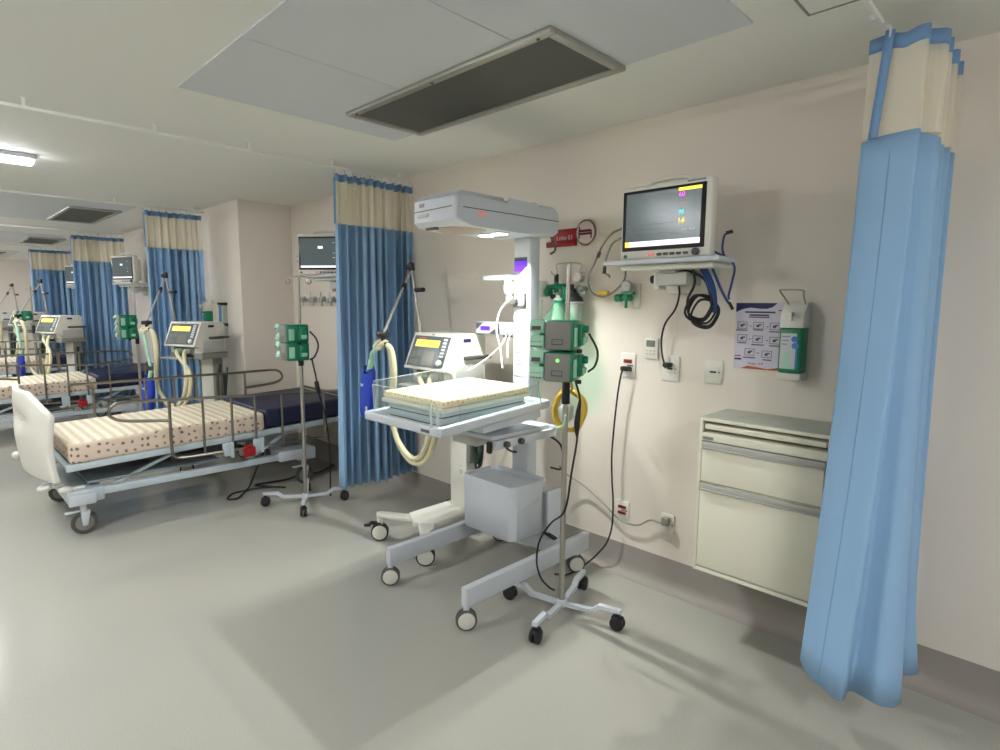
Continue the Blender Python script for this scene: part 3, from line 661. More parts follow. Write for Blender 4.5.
# ------------------------------------------------------------------ stand with two infusion pumps (local frame)
def make_stand(label):
    t = thing('drip_stand', label, 'drip stand', (0, 0, 0), 0, 'drip stands')
    part('lower_pole', MB().cyl((0, 0, .045), (0, 0, 1.03), .0135), 'steel', t)
    part('upper_pole', MB().cyl((0, 0, 1.03), (0, 0, 1.685), .0095), 'steel', t)
    part('height_clamp', MB().cyl((0, 0, 1.04), (0, 0, 1.155), .019, bev=.005), 'black', t)
    hk = MB().tube([(-.085, 0, 1.655), (-.085, .0, 1.645), (-.07, 0, 1.635), (-.055, 0, 1.65), (-.055, 0, 1.685), (.055, 0, 1.685), (.055, 0, 1.65), (.07, 0, 1.635), (.085, 0, 1.645), (.085, 0, 1.665)], .0035, smooth=4)
    part('hooks', hk, 'steel', t)
    part('hub', MB().cyl((0, 0, .04), (0, 0, .075), .024, bev=.005), 'white', t)
    for k in range(4):
        a = PI/2*k; c, s = math.cos(a), math.sin(a); R = Matrix.Rotation(a, 4, 'Z')
        b = MB(R)
        poly = [(.015, -.0135, .046), (.165, -.0135, .05), (.20, -.0135, .084), (.30, -.0135, .084), (.30, -.0135, .103), (.192, -.0135, .103), (.157, -.0135, .068), (.015, -.0135, .064)]
        b.prism(poly, (0, .027, 0), .003)
        lg = part('leg', b, 'white', t)
        b = MB(R).cyl((.283, 0, .06), (.283, 0, .09), .012)
        b.cyl((.283, -.022, .034), (.283, -.004, .034), .034, seg=20, bev=.006).cyl((.283, .004, .034), (.283, .022, .034), .034, seg=20, bev=.006)
        b.box(.255, .311, -.018, .018, .045, .068, .008)
        part('caster', b, 'black', lg)
    return t
def make_pump(label):
    t = thing('infusion_pump', label, 'infusion pump', (0, 0, 0), 0, 'green infusion pumps')
    part('housing', MB().box(-.066, .066, -.10, .06, 0, .130, .012, 3), 'green', t)
    part('front_panel', MB().box(-.058, .054, -.106, -.098, .005, .125, .004), 'pumpgrey', t)
    part('panel_mark', MB().box(-.028, .022, -.1075, -.1055, .026, .03, 0).box(-.028, .022, -.1075, -.1055, .048, .051, 0).box(-.028, -.025, -.1075, -.1055, .026, .051, 0).box(.019, .022, -.1075, -.1055, .026, .051, 0), 'dgrey', t)
    rot = Matrix.Rotation(math.radians(-20), 3, 'X')
    w = part('display_block', MB().box(-.126, -.064, -.115, -.03, .072, .122, .005, rot=rot), 'lgreen', t)
    part('display', MB().box(-.117, -.073, -.1175, -.108, .087, .107, .002, rot=rot), 'dgrey', w)
    k = part('key_block', MB().box(-.126, -.064, -.11, -.03, .006, .054, .005, rot=rot), 'lgreen', t)
    b = MB()
    for i in range(4):
        for j in range(2): b.box(-.121+.013*i, -.112+.013*i, -.1135+.003*j, -.103+.003*j, .014+.016*j, .024+.016*j, .001)
    part('keys', b, 'mgrey', k)
    part('neck', MB().box(-.09, -.06, -.085, .02, .02, .11, .005), 'green', t)
    part('side_handle', MB().box(.065, .074, -.09, -.05, .02, .10, .004), 'lgreen', t)
    part('clamp', MB().box(.05, .088, -.02, .05, .015, .115, .012).box(-.03, .03, .058, .075, .03, .09, .006), 'green', t)
    part('clamp_knob', MB().cyl((.085, .01, .092), (.108, .01, .092), .017, seg=12, bev=.004), 'green', t)
    part('socket', MB().box(.086, .10, -.01, .03, .03, .058, .004), 'lgreen', t)
    part('cord_plug', MB().cyl((.075, -.02, .004), (.075, -.02, -.012), .012, seg=10), 'black', t)
    return t
st1 = make_stand('steel drip stand in front carrying two infusion pumps and yellow tubing'); st1.location = (-1.643, 2.112, 0); st1.rotation_euler.z = math.radians(15)
SX, SY = -1.643, 2.112
PR = math.radians(24)
pl = make_pump('upper green infusion pump on the front stand'); pl.location = (-1.600, 2.035, 1.302); pl.rotation_euler.z = PR
dup(pl, (-1.600, 2.035, 1.166), PR, 'lower green infusion pump on the front stand, with a lit green light')
part('status_light', MB().cyl((.0, -.107, .095), (.0, -.111, .095), .008), 'lens', bpy.data.objects['infusion_pump.001'])
st2 = dup(st1, (-3.985, 1.975, 0), math.radians(60), 'steel drip stand beside the second bed, half by the curtain')
dup(pl, (-3.95, 1.935, 1.215), math.radians(-3), 'upper green infusion pump on the stand by the second bed')
dup(pl, (-3.95, 1.935, 1.088), math.radians(-3), 'lower green infusion pump on the stand by the second bed')
dup(st1, (-7.20, 1.70, 0), math.radians(30), 'drip stand behind the far bed, left of the third curtain')
dup(pl, (-7.18, 1.63, 1.225), 0, 'upper green infusion pump by the far bed')
dup(pl, (-7.18, 1.63, 1.098), 0, 'lower green infusion pump by the far bed')
dup(st1, (-10.36, 1.19, 0), math.radians(30), 'faint drip stand at the left edge, farthest down the ward')
dup(pl, (-10.37, 1.115, 1.225), 0, 'green infusion pump farthest down the ward')
# coil of yellow tubing hung on the front stand
t = thing('tubing_coil', 'coil of yellow tubing with a clear pack on the front drip stand', 'tubing', (-1.655, 2.09, .89))
b = MB(); rnd = random.Random(4); pts = []
for k in range(5):
    for i in range(16):
        a = 2*PI*i/16+PI/2; r = .088+.007*math.sin(k*1.7+a*2)
        pts.append((-1.66+r*math.cos(a)*.98, 2.15+.006*k+.004*math.sin(3*a), 1.0+r*math.sin(a)*1.08))
b.tube(pts, .0068, seg=7, smooth=2)
b.tube([(-1.65, 2.15, 1.09), (-1.62, 2.13, 1.12), (-1.60, 2.08, 1.165)], .006)
part('coil', b, 'yellow', t, True)
part('pack', MB().prism([(-1.715, 2.14, 1.005), (-1.67, 2.14, 1.05), (-1.625, 2.14, 1.03), (-1.62, 2.14, .97), (-1.67, 2.14, .935)], (0, .014, 0), .004), 'milky', t, True)
part('green_line', MB().tube([(-1.60, 2.06, 1.0), (-1.615, 2.06, .95), (-1.66, 2.06, .93)], .005).tube([(-1.745, 2.03, 1.16), (-1.75, 2.04, 1.10), (-1.745, 2.06, 1.03)], .004), 'lgreen', t, True)
# cords of the front stand
def pcord(pts, label, plug=None, brick=None, m='black', r=.005):
    t = thing('power_cord', label, 'cord', pts[-1], 0, 'black power cords' if m == 'black' else None)
    part('cable', MB().tube(pts, r, seg=7), m, t, True)
    if plug: part('plug', MB().box(*plug, .005), m, t, True)
    if brick: part('adapter', MB().tube(brick, lambda u: .006+.008*math.sin(PI*u), smooth=4), m, t, True)
    return t
pcord([(-1.505, 2.09, 1.205), (-1.475, 2.10, 1.235), (-1.465, 2.10, 1.30), (-1.505, 2.09, 1.375)], 'short black cord looping beside the two front pumps')
pcord([(-1.535, 2.04, 1.165), (-1.552, 2.1, 1.07), (-1.565, 2.1, .97), (-1.564, 2.1, .88), (-1.588, 2.1, .736), (-1.624, 2.1, .534), (-1.70, 2.09, .45), (-1.769, 2.09, .341), (-1.786, 2.09, .231), (-1.751, 2.08, .16), (-1.70, 2.08, .13), (-1.668, 2.09, .118)],
      'black cord hanging down the front pole from the lower pump, with an adapter', brick=[(-1.552, 2.1, 1.07), (-1.565, 2.1, .97), (-1.564, 2.1, .90)])
pcord([(-1.690, 2.69, 1.155), (-1.695, 2.66, 1.14), (-1.718, 2.66, .987), (-1.739, 2.66, .704), (-1.733, 2.66, .534), (-1.722, 2.66, .422), (-1.723, 2.66, .276), (-1.75, 2.655, .17), (-1.80, 2.64, .09), (-1.845, 2.6, .03), (-1.86, 2.52, .008), (-1.87, 2.44, .008), (-1.92, 2.40, .008)],
      'black cord falling from the red socket plate to the warmer base', plug=(-1.712, -1.662, 2.668, 2.704, 1.148, 1.172))
pcord([(-1.415, 2.69, .375), (-1.43, 2.675, .365), (-1.5, 2.68, .362), (-1.577, 2.68, .312), (-1.685, 2.68, .311), (-1.787, 2.68, .371), (-1.93, 2.67, .456), (-2.02, 2.64, .50), (-2.06, 2.60, .56)],
      'grey cord running along the wall to the low socket plate', plug=(-1.432, -1.396, 2.668, 2.704, .355, .398), m='cordgrey')

# ------------------------------------------------------------------ infant warmer
WX = -2.17
t = thing('infant_warmer', 'white infant warmer with an overhead heater and a padded crib', 'infant warmer', (WX, 2.05, 0))
def caster(x, y, r, parent, hub='hub', wood='white', a=-38):
    """swivelled fork, tyre and pale hub"""
    R = Matrix.Translation((x, y, 0)) @ Matrix.Rotation(math.radians(a), 4, 'Z') @ Matrix.Translation((-x, -y, 0))
    f = MB(R).cyl((x, y, 2*r-.012), (x, y, 2*r+.02), .014).box(x-.006, x+.006, y-.014, y+.014, r+.004, 2*r+.004, .003)
    c = part('caster', f, wood, parent, True)
    w = MB(R); h = MB(R)
    for s in (-1, 1):
        w.cyl((x+s*.006, y, r), (x+s*.02, y, r), r, seg=28, bev=.006); h.cyl((x+s*.018, y, r), (x+s*.0225, y, r), r*.80, seg=28, bev=.003)
    part('tyre', w, 'dgrey', c, True); part('hub_cap', h, hub, c, True)
    return c
for x in (-2.472, -1.866):
    lg = part('base_leg', MB().box(x-.02, x+.02, 1.675, 2.62, .113, .207, .006), 'white', t, True)
    for y in (1.69, 2.525): caster(x, y, .05, lg)
part('cross_bar', MB().box(-2.455, -1.885, 2.39, 2.47, .12, .20, .006), 'white', t, True)
part('column_foot', MB().box(-2.25, -1.985, 2.40, 2.50, .19, .46, .008).box(-1.985, -1.962, 2.385, 2.50, .19, .475, .004), 'white', t, True)
part('foot_pedal', MB().box(-1.99, -1.90, 2.37, 2.40, .225, .235, .003, rot=Matrix.Rotation(.2, 3, 'Y')), 'black', t, True)
col = part('column', MB().box(-2.232, -2.108, 2.372, 2.455, .2, 1.87, .012, 3), 'white', t, True)
cy = 2.371
part('column_label', MB().box(-2.222, -2.122, cy-.001, cy+.001, 1.10, 1.755, .0005, 1), 'lbl', col, True)
def cbox(x0, x1, z0, z1, d=.002): return MB().box(x0, x1, cy-d-.001, cy, z0, z1, .0004, 1)
part('label_head', cbox(-2.221, -2.128, 1.66, 1.756), 'ink', col, True)
part('label_violet', MB().prism([(-2.215, cy-.0035, 1.675), (-2.215, cy-.0035, 1.735), (-2.132, cy-.0035, 1.735), (-2.132, cy-.0035, 1.715), (-2.165, cy-.0035, 1.68)], (0, .002, 0)), 'violet', col, True)
part('label_swoosh', MB().prism([(-2.128, cy-.005, 1.655), (-2.128, cy-.005, 1.705), (-2.17, cy-.005, 1.672), (-2.215, cy-.005, 1.61), (-2.215, cy-.005, 1.60), (-2.128, cy-.005, 1.60)], (0, .003, 0)), 'lbl', col, True)
b = MB()
for k in range(5): b.box(-2.205, -2.14-.008*(k % 2), cy-.0025, cy, 1.615-.028*k, 1.62-.028*k, 0)
for k in range(11): b.box(-2.21, -2.165+.02*((k*7) % 3)/2, cy-.0025, cy, 1.385-.022*k, 1.389-.022*k, 0)
part('label_lettering', b, 'inkl', col, True)
b = MB().box(-2.222, -2.13, cy-.012, cy, 1.485, 1.497, .002).box(-2.142, -2.13, cy-.012, cy, 1.485, 1.56, .002).box(-2.235, -2.19, cy-.03, cy, 1.497, 1.53, .006)
part('sensor_clip', b, 'dgrey', col, True)
part('sensor_hub', MB().sph((-2.255, 2.36, 1.59), .032, (1, .8, 1.5)).sph((-2.265, 2.37, 1.635), .026).sph((-2.24, 2.35, 1.53), .02), 'whitew', col, True)
part('sensor_cable', MB().tube([(-2.24, 2.34, 1.52), (-2.285, 2.32, 1.46), (-2.30, 2.31, 1.36), (-2.29, 2.33, 1.25), (-2.27, 2.33, 1.14)], .006), 'whitecord', col, True)
part('transparent_shelf', MB().box(-2.70, -2.234, 2.34, 2.50, 1.652, 1.658, .002), 'acry', t, True)
part('shelf_bracket', MB().box(-2.45, -2.23, 2.345, 2.44, 1.635, 1.662, .006), 'white', t, True)
cb = part('control_box', MB().box(-2.565, -2.265, 2.40, 2.49, 1.322, 1.395, .008), 'white', t, True)
part('control_panel', MB().box(-2.56, -2.365, 2.396, 2.402, 1.326, 1.391, .002), 'ink', cb, True)
part('panel_swoosh', MB().prism([(-2.56, 2.3945, 1.328), (-2.56, 2.3945, 1.345), (-2.50, 2.3945, 1.388), (-2.40, 2.3945, 1.388), (-2.375, 2.3945, 1.37), (-2.45, 2.3945, 1.328)], (0, .003, 0)), 'lbl', cb, True)
part('control_display', MB().box(-2.52, -2.44, 2.392, 2.396, 1.345, 1.371, .003), 'violet', cb, True)
part('control_leads', MB().tube([(-2.30, 2.395, 1.322), (-2.33, 2.36, 1.25), (-2.40, 2.30, 1.17), (-2.44, 2.22, 1.12)], .006).tube([(-2.28, 2.40, 1.322), (-2.26, 2.36, 1.28), (-2.25, 2.35, 1.2)], .005), 'whitecord', cb, True)
part('lead_sockets', MB().box(-2.33, -2.27, 2.39, 2.41, 1.312, 1.324, .003), 'dgrey', cb, True)
# heater head on top of the column
hd_prof = [(1.748, 1.885), (1.752, 1.985), (1.79, 2.012), (2.085, 2.006), (2.10, 1.998), (2.25, 1.992), (2.30, 2.0), (2.35, 2.018), (2.46, 2.018), (2.50, 1.99), (2.50, 1.885), (2.46, 1.862), (2.22, 1.857), (2.0, 1.858), (1.85, 1.860), (1.775, 1.864)]
HX0, HX1 = -2.325, -2.012
b = MB().prism([(HX0, y, z) for y, z in hd_prof], (HX1-HX0, 0, 0), .022, 4)
head = part('heater_head', b, 'white', t, True, ang=35)
part('head_lid', MB().box(HX0+.03, HX1-.02, 1.80, 2.09, 2.005, 2.02, .006), 'white', head, True)
sm = MB().tube([(HX1+.001, 2.49, 1.945), (HX1+.001, 2.2, 1.943), (HX1+.001, 1.80, 1.94)], .0022, seg=5, smooth=0).tube([(HX1-.02, 1.748, 1.94), (HX0+.02, 1.748, 1.935)], .0022, seg=5, smooth=0)
part('head_seam', sm, 'dgrey', head, True)
part('reflector_grille', MB().lathe([(.0, -.012), (.10, -.008), (.125, .0), (.125, .01), (0, .01)], (0, 0, 0)), 'ratio', head, True)
g = head.children[-1]; g.data.transform(WORLD[t.name]); 
for v in g.data.vertices: v.co = Vector((WX+v.co.x*1.02, 1.93+v.co.y*1.0, 1.858+v.co.z)) - Vector((WX, 2.05, 0))
part('reflector_slot', MB().box(-2.27, -2.19, 1.785, 1.805, 1.852, 1.868, .002), 'dgrey', head, True)
el = part('examination_lamp', MB().cyl((WX-.03, 2.13, 1.862), (WX-.03, 2.13, 1.85), .04, seg=20).cyl((WX+.07, 2.125, 1.862), (WX+.07, 2.125, 1.85), .04, seg=20), 'exam', head, True)
part('lamp_rim', MB().lathe([(.042, 0), (.05, -.006), (.05, .006), (.042, .006)], (WX-.03, 2.13, 1.858)).lathe([(.042, 0), (.05, -.006), (.05, .006), (.042, .006)], (WX+.07, 2.125, 1.858)), 'white', head, True)
part('warning_label', MB().box(HX1-.001, HX1+.0015, 1.885, 1.975, 1.905, 1.935, 0), 'lbl', head, True)
part('warning_lettering', MB().box(HX1, HX1+.0022, 1.89, 1.95, 1.927, 1.932, 0).box(HX1, HX1+.0022, 1.89, 1.945, 1.918, 1.922, 0).box(HX1, HX1+.0022, 1.89, 1.93, 1.909, 1.913, 0), 'lcdred', head, True)
part('front_logo', MB().box(-2.27, -2.235, 1.748, 1.753, 1.955, 1.972, .001), 'inkl', head, True)
part('front_latch', MB().box(-2.28, -2.20, 1.744, 1.752, 1.905, 1.922, .006), 'grey', head, True)
part('head_cable', MB().tube([(-2.09, 2.47, 1.89), (-2.06, 2.51, 1.85), (-2.07, 2.535, 1.80), (-2.10, 2.53, 1.78)], .006), 'dgrey', head, True)
TILT2 = Matrix.Translation((0, 1.53, .97)) @ Matrix.Rotation(math.radians(1.7), 4, 'X') @ Matrix.Translation((0, -1.53, -.97))
# crib: tilted tray, deck, mattress and clear panels
TILT = Matrix.Translation((0, 1.53, .97)) @ Matrix.Rotation(math.radians(3.6), 4, 'X') @ Matrix.Translation((0, -1.53, -.97))
tx0, tx1, ty0, ty1 = -2.445, -1.858, 1.53, 2.262
b = MB(TILT); w = .038; zt = .972; zb = .928
b.box(tx0, tx1, ty0, ty0+w, zb, zt, .01, 3).box(tx0, tx1, ty1-w, ty1, zb, zt, .01, 3).box(tx0, tx0+w, ty0+.01, ty1-.01, zb, zt, .01, 3).box(tx1-w, tx1, ty0+.01, ty1-.01, zb, zt, .01, 3)
b.box(tx0+.02, tx1-.02, ty0+.02, ty1-.02, zb+.004, zb+.022, .003)
tray = part('crib_tray', b, 'white', t, True)
part('maker_plate', MB(TILT).box(-1.99, -1.93, ty0-.002, ty0+.001, .942, .955, .001), 'dgrey', tray, True)
part('under_deck', MB(TILT).box(tx0+.13, tx1-.05, ty0+.30, ty1-.02, .875, .93, .006), 'white', t, True)
part('drawer_seam', MB(TILT).box(tx1-.052, tx1-.048, ty0+.28, ty1-.04, .925, .929, .001), 'dgrey', t, True)
b = MB(TILT2).box(-2.345, -1.935, 1.60, 2.16, .962, .990, .004).box(-2.34, -1.94, 1.605, 2.155, .995, 1.018, .004)
part('tilting_deck', b, 'blueframe', t, True)
part('deck_gap', MB(TILT2).box(-2.34, -1.94, 1.61, 2.15, .946, .963, .002).box(-2.335, -1.945, 1.61, 2.15, .988, .997, 0), 'dgrey', t, True)
part('mattress_tray', MB(TILT2).box(-2.38, -1.915, 1.59, 2.18, 1.018, 1.04, .008), 'whitew', t, True)
part('mattress', MB(TILT2).box(-2.375, -1.92, 1.595, 2.175, 1.037, 1.075, .016, 4), ['motifs', 'motifstop'], t, True); topface(t.children[-1])
for nm, a in (('side_panel', (-2.43, -2.425, 1.59, 2.2)), ('side_panel', (-1.884, -1.879, 1.66, 2.2)), ('end_panel', (-2.42, -1.90, 1.575, 1.58))):
    z1 = 1.115 if a[0] < -2.4 else 1.06
    if nm == 'end_panel': z1 = 1.10
    p = part(nm, MB(TILT).box(*a, .965, z1, .002, 1), 'acry', t, True)
    if a[0] < -2.4: part('panel_edge', MB(TILT).tube([(a[0], a[2], .97), (a[0], a[2], z1), (a[1] if nm == 'end_panel' else a[0], a[2] if nm == 'end_panel' else a[3], z1)], .0025, seg=5, smooth=0), 'acryedge', p, True)
for x, y in ((-2.455, 1.55), (-1.895, 1.55), (-1.92, 1.535)): part('panel_clip', MB(TILT).box(x-.006, x+.006, y-.004, y+.004, .965, 1.075 if x > -2 else .99, .002), 'acryedge', t, True)
# rail, bin and parts under the crib
b = MB().box(-1.955, -1.925, 1.935, 2.40, .795, .838, .004).box(-2.24, -1.925, 2.375, 2.405, .815, .852, .004)
rl = part('accessory_rail', b, 'white', t, True)
for y in (2.0, 2.105): part('rail_knob', MB().cyl((-1.925, y, .815), (-1.90, y, .818), .016, seg=14, bev=.004), 'dgrey', rl, True)
part('rail_hook', MB().box(-1.975, -1.945, 1.915, 1.935, .775, .835, .008), 'black', rl, True)
part('under_shelf', MB().box(-2.36, -1.95, 1.93, 2.37, .838, .858, .004), 'white', t, True)
part('gas_block', MB().box(-2.33, -2.14, 2.0, 2.30, .76, .835, .012), 'grey', t, True)
b = MB()
bx0, bx1, by0, by1, bz0, bz1 = -2.375, -1.965, 2.105, 2.368, .25, .552
def ring_(x0, x1, y0, y1, z, c=.03): return [(x0+c, y0, z), (x1-c, y0, z), (x1, y0+c, z), (x1, y1-c, z), (x1-c, y1, z), (x0+c, y1, z), (x0, y1-c, z), (x0, y0+c, z)]
tb = bmesh.new()
rs = [ring_(bx0+.012, bx1-.012, by0+.012, by1-.005, bz0), ring_(bx0+.003, bx1-.003, by0+.003, by1-.003, bz0+.012), ring_(bx0, bx1, by0, by1, bz1-.01), ring_(bx0+.004, bx1-.004, by0+.004, by1-.004, bz1), ring_(bx0+.016, bx1-.016, by0+.016, by1-.016, bz1-.002, .02), ring_(bx0+.02, bx1-.02, by0+.02, by1-.02, bz1-.018, .02)]
V = [[tb.verts.new(p) for p in r] for r in rs]
for a, c in zip(V, V[1:]):
    for k in range(8): tb.faces.new((a[k], a[(k+1) % 8], c[(k+1) % 8], c[k]))
tb.faces.new(list(reversed(V[0]))); tb.faces.new(V[-1]); b._fin(tb)
bn = part('storage_bin', b, 'white', t, True)
part('bin_rim', MB().box(bx0+.02, bx1-.005, by1-.01, by1+.004, bz1-.012, bz1+.006, .004), 'white', bn, True)
part('grip_recess', MB().prism([(bx1-.004, 2.17, .415), (bx1-.004, 2.19, .425), (bx1-.004, 2.30, .455), (bx1-.004, 2.32, .45), (bx1-.004, 2.27, .425)], (.008, 0, 0), .002), 'white', bn, True)
part('mains_lead', MB().tube([(-2.0, 2.39, .80), (-1.93, 2.44, .74), (-1.93, 2.47, .64), (-1.97, 2.50, .58), (-2.05, 2.51, .57)], .006).tube([(-2.30, 2.36, .70), (-2.25, 2.37, .66), (-2.19, 2.365, .66)], .006), 'black', t, True)

# ------------------------------------------------------------------ ventilator on its trolley (local frame: front is -y)
def make_vent(label):
    t = thing('ventilator', label, 'ventilator', (0, 0, 0), 0, 'ventilators on trolleys')
    prof = [(-.152, 1.10), (-.06, 1.318), (.165, 1.318), (.185, 1.29), (.185, 1.04), (-.085, 1.04), (-.085, 1.095)]
    body = part('housing', MB().prism([(-.192, y, z) for y, z in prof], (.384, 0, 0), .008, 3), 'whitew', t)
    s0, s1 = Vector((0, -.152, 1.10)), Vector((0, -.06, 1.318)); sl = (s1-s0).normalized(); nrm = Vector((0, -sl.z, sl.y))
    ang = math.atan2(sl.z, sl.y)
    F = Matrix(((1, 0, 0, 0), (0, sl.y, nrm.y, s0.y), (0, sl.z, nrm.z, s0.z), (0, 0, 0, 1)))   # local (u, v, out) of the slanted face
    L = (s1-s0).length
    part('bezel', MB(F).box(-.192, .192, .0, L, -.004, .008, .005).m(0), 'whitew', body)
    part('screen', MB(F).box(-.172, .172, .018, L-.02, .006, .0105, .002, 1), 'screendark', body)
    scn = body.children[-1]
    part('alarm_message', MB(F).box(-.14, .085, .145, .19, .0105, .0118, 0), 'lcdorange', scn)
    b = MB(F)
    for k in range(2): b.box(-.10, .05, .16+.012*k, .163+.012*k, .0117, .0124, 0)
    b.box(-.12, -.06, .197, .205, .0105, .0118, 0)
    part('screen_lettering', b, 'orangeink', scn)
    b = MB(F)
    for q in ((-.15, -.11, .075, .115), (-.10, -.05, .085, .125), (-.04, .07, .03, .12), (-.15, -.07, .03, .06)): b.box(*q, .0105, .0114, 0)
    part('wave_panes', b, 'screengrey', scn)
    b = MB(F)
    for k in range(6): b.box(.115, .15, .085+.021*k, .099+.021*k, .0105, .0125, .001)
    part('menu_keys', b, 'lbl', scn)
    part('dial', MB(F).cyl((.135, .05, .008), (.135, .05, .025), .02, seg=18, bev=.004), 'hub', scn)
    part('maker_mark', MB(F).box(-.012, .012, L-.013, L-.007, .0075, .009, 0), 'dgrey', body)
    part('side_label', MB().box(.191, .1935, .0, .06, 1.27, 1.292, 0), 'navyink', body)
    part('side_handle', MB().box(.185, .215, .0, .215, 1.165, 1.188, .008), 'dgrey', body)
    part('side_shade', MB().box(.1905, .1935, -.06, .17, 1.05, 1.145, .002), 'grey', body)  # grey sheet standing in for shade on the lower housing side
    part('valve_panel', MB().box(-.15, .11, -.09, -.075, .99, 1.10, .006), 'mgrey', body)
    for x in (-.065, .04): part('valve', MB().cyl((x, -.085, 1.058), (x, -.125, 1.052), .026, seg=16, bev=.006), 'lblgreen' if x < 0 else 'lbl', body)
    part('base_shelf', MB().box(-.2, .2, -.09, .20, .985, 1.038, .008), 'mgrey', t)
    part('front_ledge', MB().box(-.2, .08, -.20, -.08, .99, 1.003, .005), 'grey', t)
    col = part('column', MB().box(-.035, .118, .085, .19, .15, .99, .014, 3), 'whitew', t)
    part('cable_channel', MB().box(.118, .15, .09, .18, .50, .985, .004), 'mgrey', col)
    part('vent_slots', MB().box(.06, .09, .0835, .087, .42, .45, 0).box(.06, .09, .0835, .087, .47, .475, 0), 'grey', col)
    b = MB()
    for k, (dx, dz) in enumerate(((0, 0), (.02, .03), (.035, -.02), (.01, -.05))):
        b.tube([(.19+dx*.6, .10, .93), (.19+dx*.6, .085, .78+dz), (.195+dx, .08, .60+dz), (.225+dx*.8, .085, .53+dz), (.25+dx*.5, .09, .62), (.24+dx*.5, .10, .85)], .008)
    part('supply_hoses', b, 'black', t)
    part('oxygen_hose', MB().tube([(.22, .075, .93), (.215, .07, .75), (.215, .065, .58), (.24, .07, .53), (.265, .09, .66), (.26, .13, .9)], .008), 'dgreen', t)
    b = MB().prism([(-.10, -.20, .145), (.03, -.26, .145), (.15, -.20, .145), (.15, .27, .145), (-.10, .27, .145)], (0, 0, .05), .016, 3)
    b.prism([(-.10, -.20, .158), (-.02, -.24, .158), (-.14, -.305, .158), (-.245, -.345, .158), (-.272, -.325, .158), (-.255, -.295, .158), (-.16, -.262, .158)], (0, 0, .03), .012, 3)
    b.prism([(.15, -.18, .158), (.06, -.25, .158), (.20, -.345, .158), (.25, -.365, .158), (.27, -.34, .158), (.25, -.31, .158), (.19, -.25, .158)], (0, 0, .03), .012, 3)
    for s in (-1, 1): b.tube([(s*.06+.02, .24, .17), (s*.18, .29, .172), (s*.235, .30, .172)], lambda u: .028-.008*u, seg=10)
    base = part('trolley_base', b, 'whitew', t)
    for x, y in ((-.252, -.316), (.236, -.332), (-.23, .30), (.23, .30)):
        R = Matrix.Translation((x, y, 0)) @ Matrix.Rotation(math.radians(-40), 4, 'Z') @ Matrix.Translation((-x, -y, 0))
        c = part('caster', MB(R).cyl((x, y, .10), (x, y, .175), .018).box(x-.006, x+.006, y-.016, y+.02, .06, .116, .004), 'whitew', base)
        w = MB(R); h = MB(R)
        for s in (-1, 1):
            w.cyl((x+s*.006, y, .056), (x+s*.022, y, .056), .056, seg=28, bev=.006); h.cyl((x+s*.02, y, .056), (x+s*.0245, y, .056), .046, seg=28, bev=.003)
        w.box(x-.02, x+.02, y-.065, y+.01, .106, .122, .006)
        if x < 0: w.box(x-.012, x+.012, y-.10, y-.055, .092, .108, .006)
        part('tyre', w, 'bezel', c); part('hub_cap', h, 'hub', c)
    # hinged arm that carries the breathing hoses
    arm = part('support_arm', MB().cyl((-.37, .10, 1.38), (-.44, .10, 1.735), .011, seg=10).tube([(-.19, .10, 1.20), (-.34, .10, 1.25), (-.37, .10, 1.40)], .014, smooth=4), 'steel', t)
    part('forearm', MB().cyl((-.435, .08, 1.71), (-.13, -.35, 1.32), .0085, seg=10), 'alu', arm)
    part('elbow_knob', MB().cyl((-.44, .10, 1.72), (-.445, .10, 1.775), .02, bev=.005).cyl((-.47, .08, 1.745), (-.435, .1, 1.74), .018, bev=.004), 'bezel', arm)
    part('post_knob', MB().cyl((-.39, .09, 1.59), (-.30, .09, 1.592), .015, bev=.004), 'bezel', arm)
    part('forearm_knob', MB().cyl((-.378, -.005, 1.625), (-.35, -.04, 1.592), .017, bev=.004), 'bezel', arm)
    part('hose_holder', MB().box(-.165, -.095, -.38, -.32, 1.30, 1.335, .01).cyl((-.13, -.35, 1.27), (-.13, -.35, 1.31), .014).box(-.17, -.08, -.37, -.33, 1.245, 1.275, .01), 'bezel', arm)
    return t
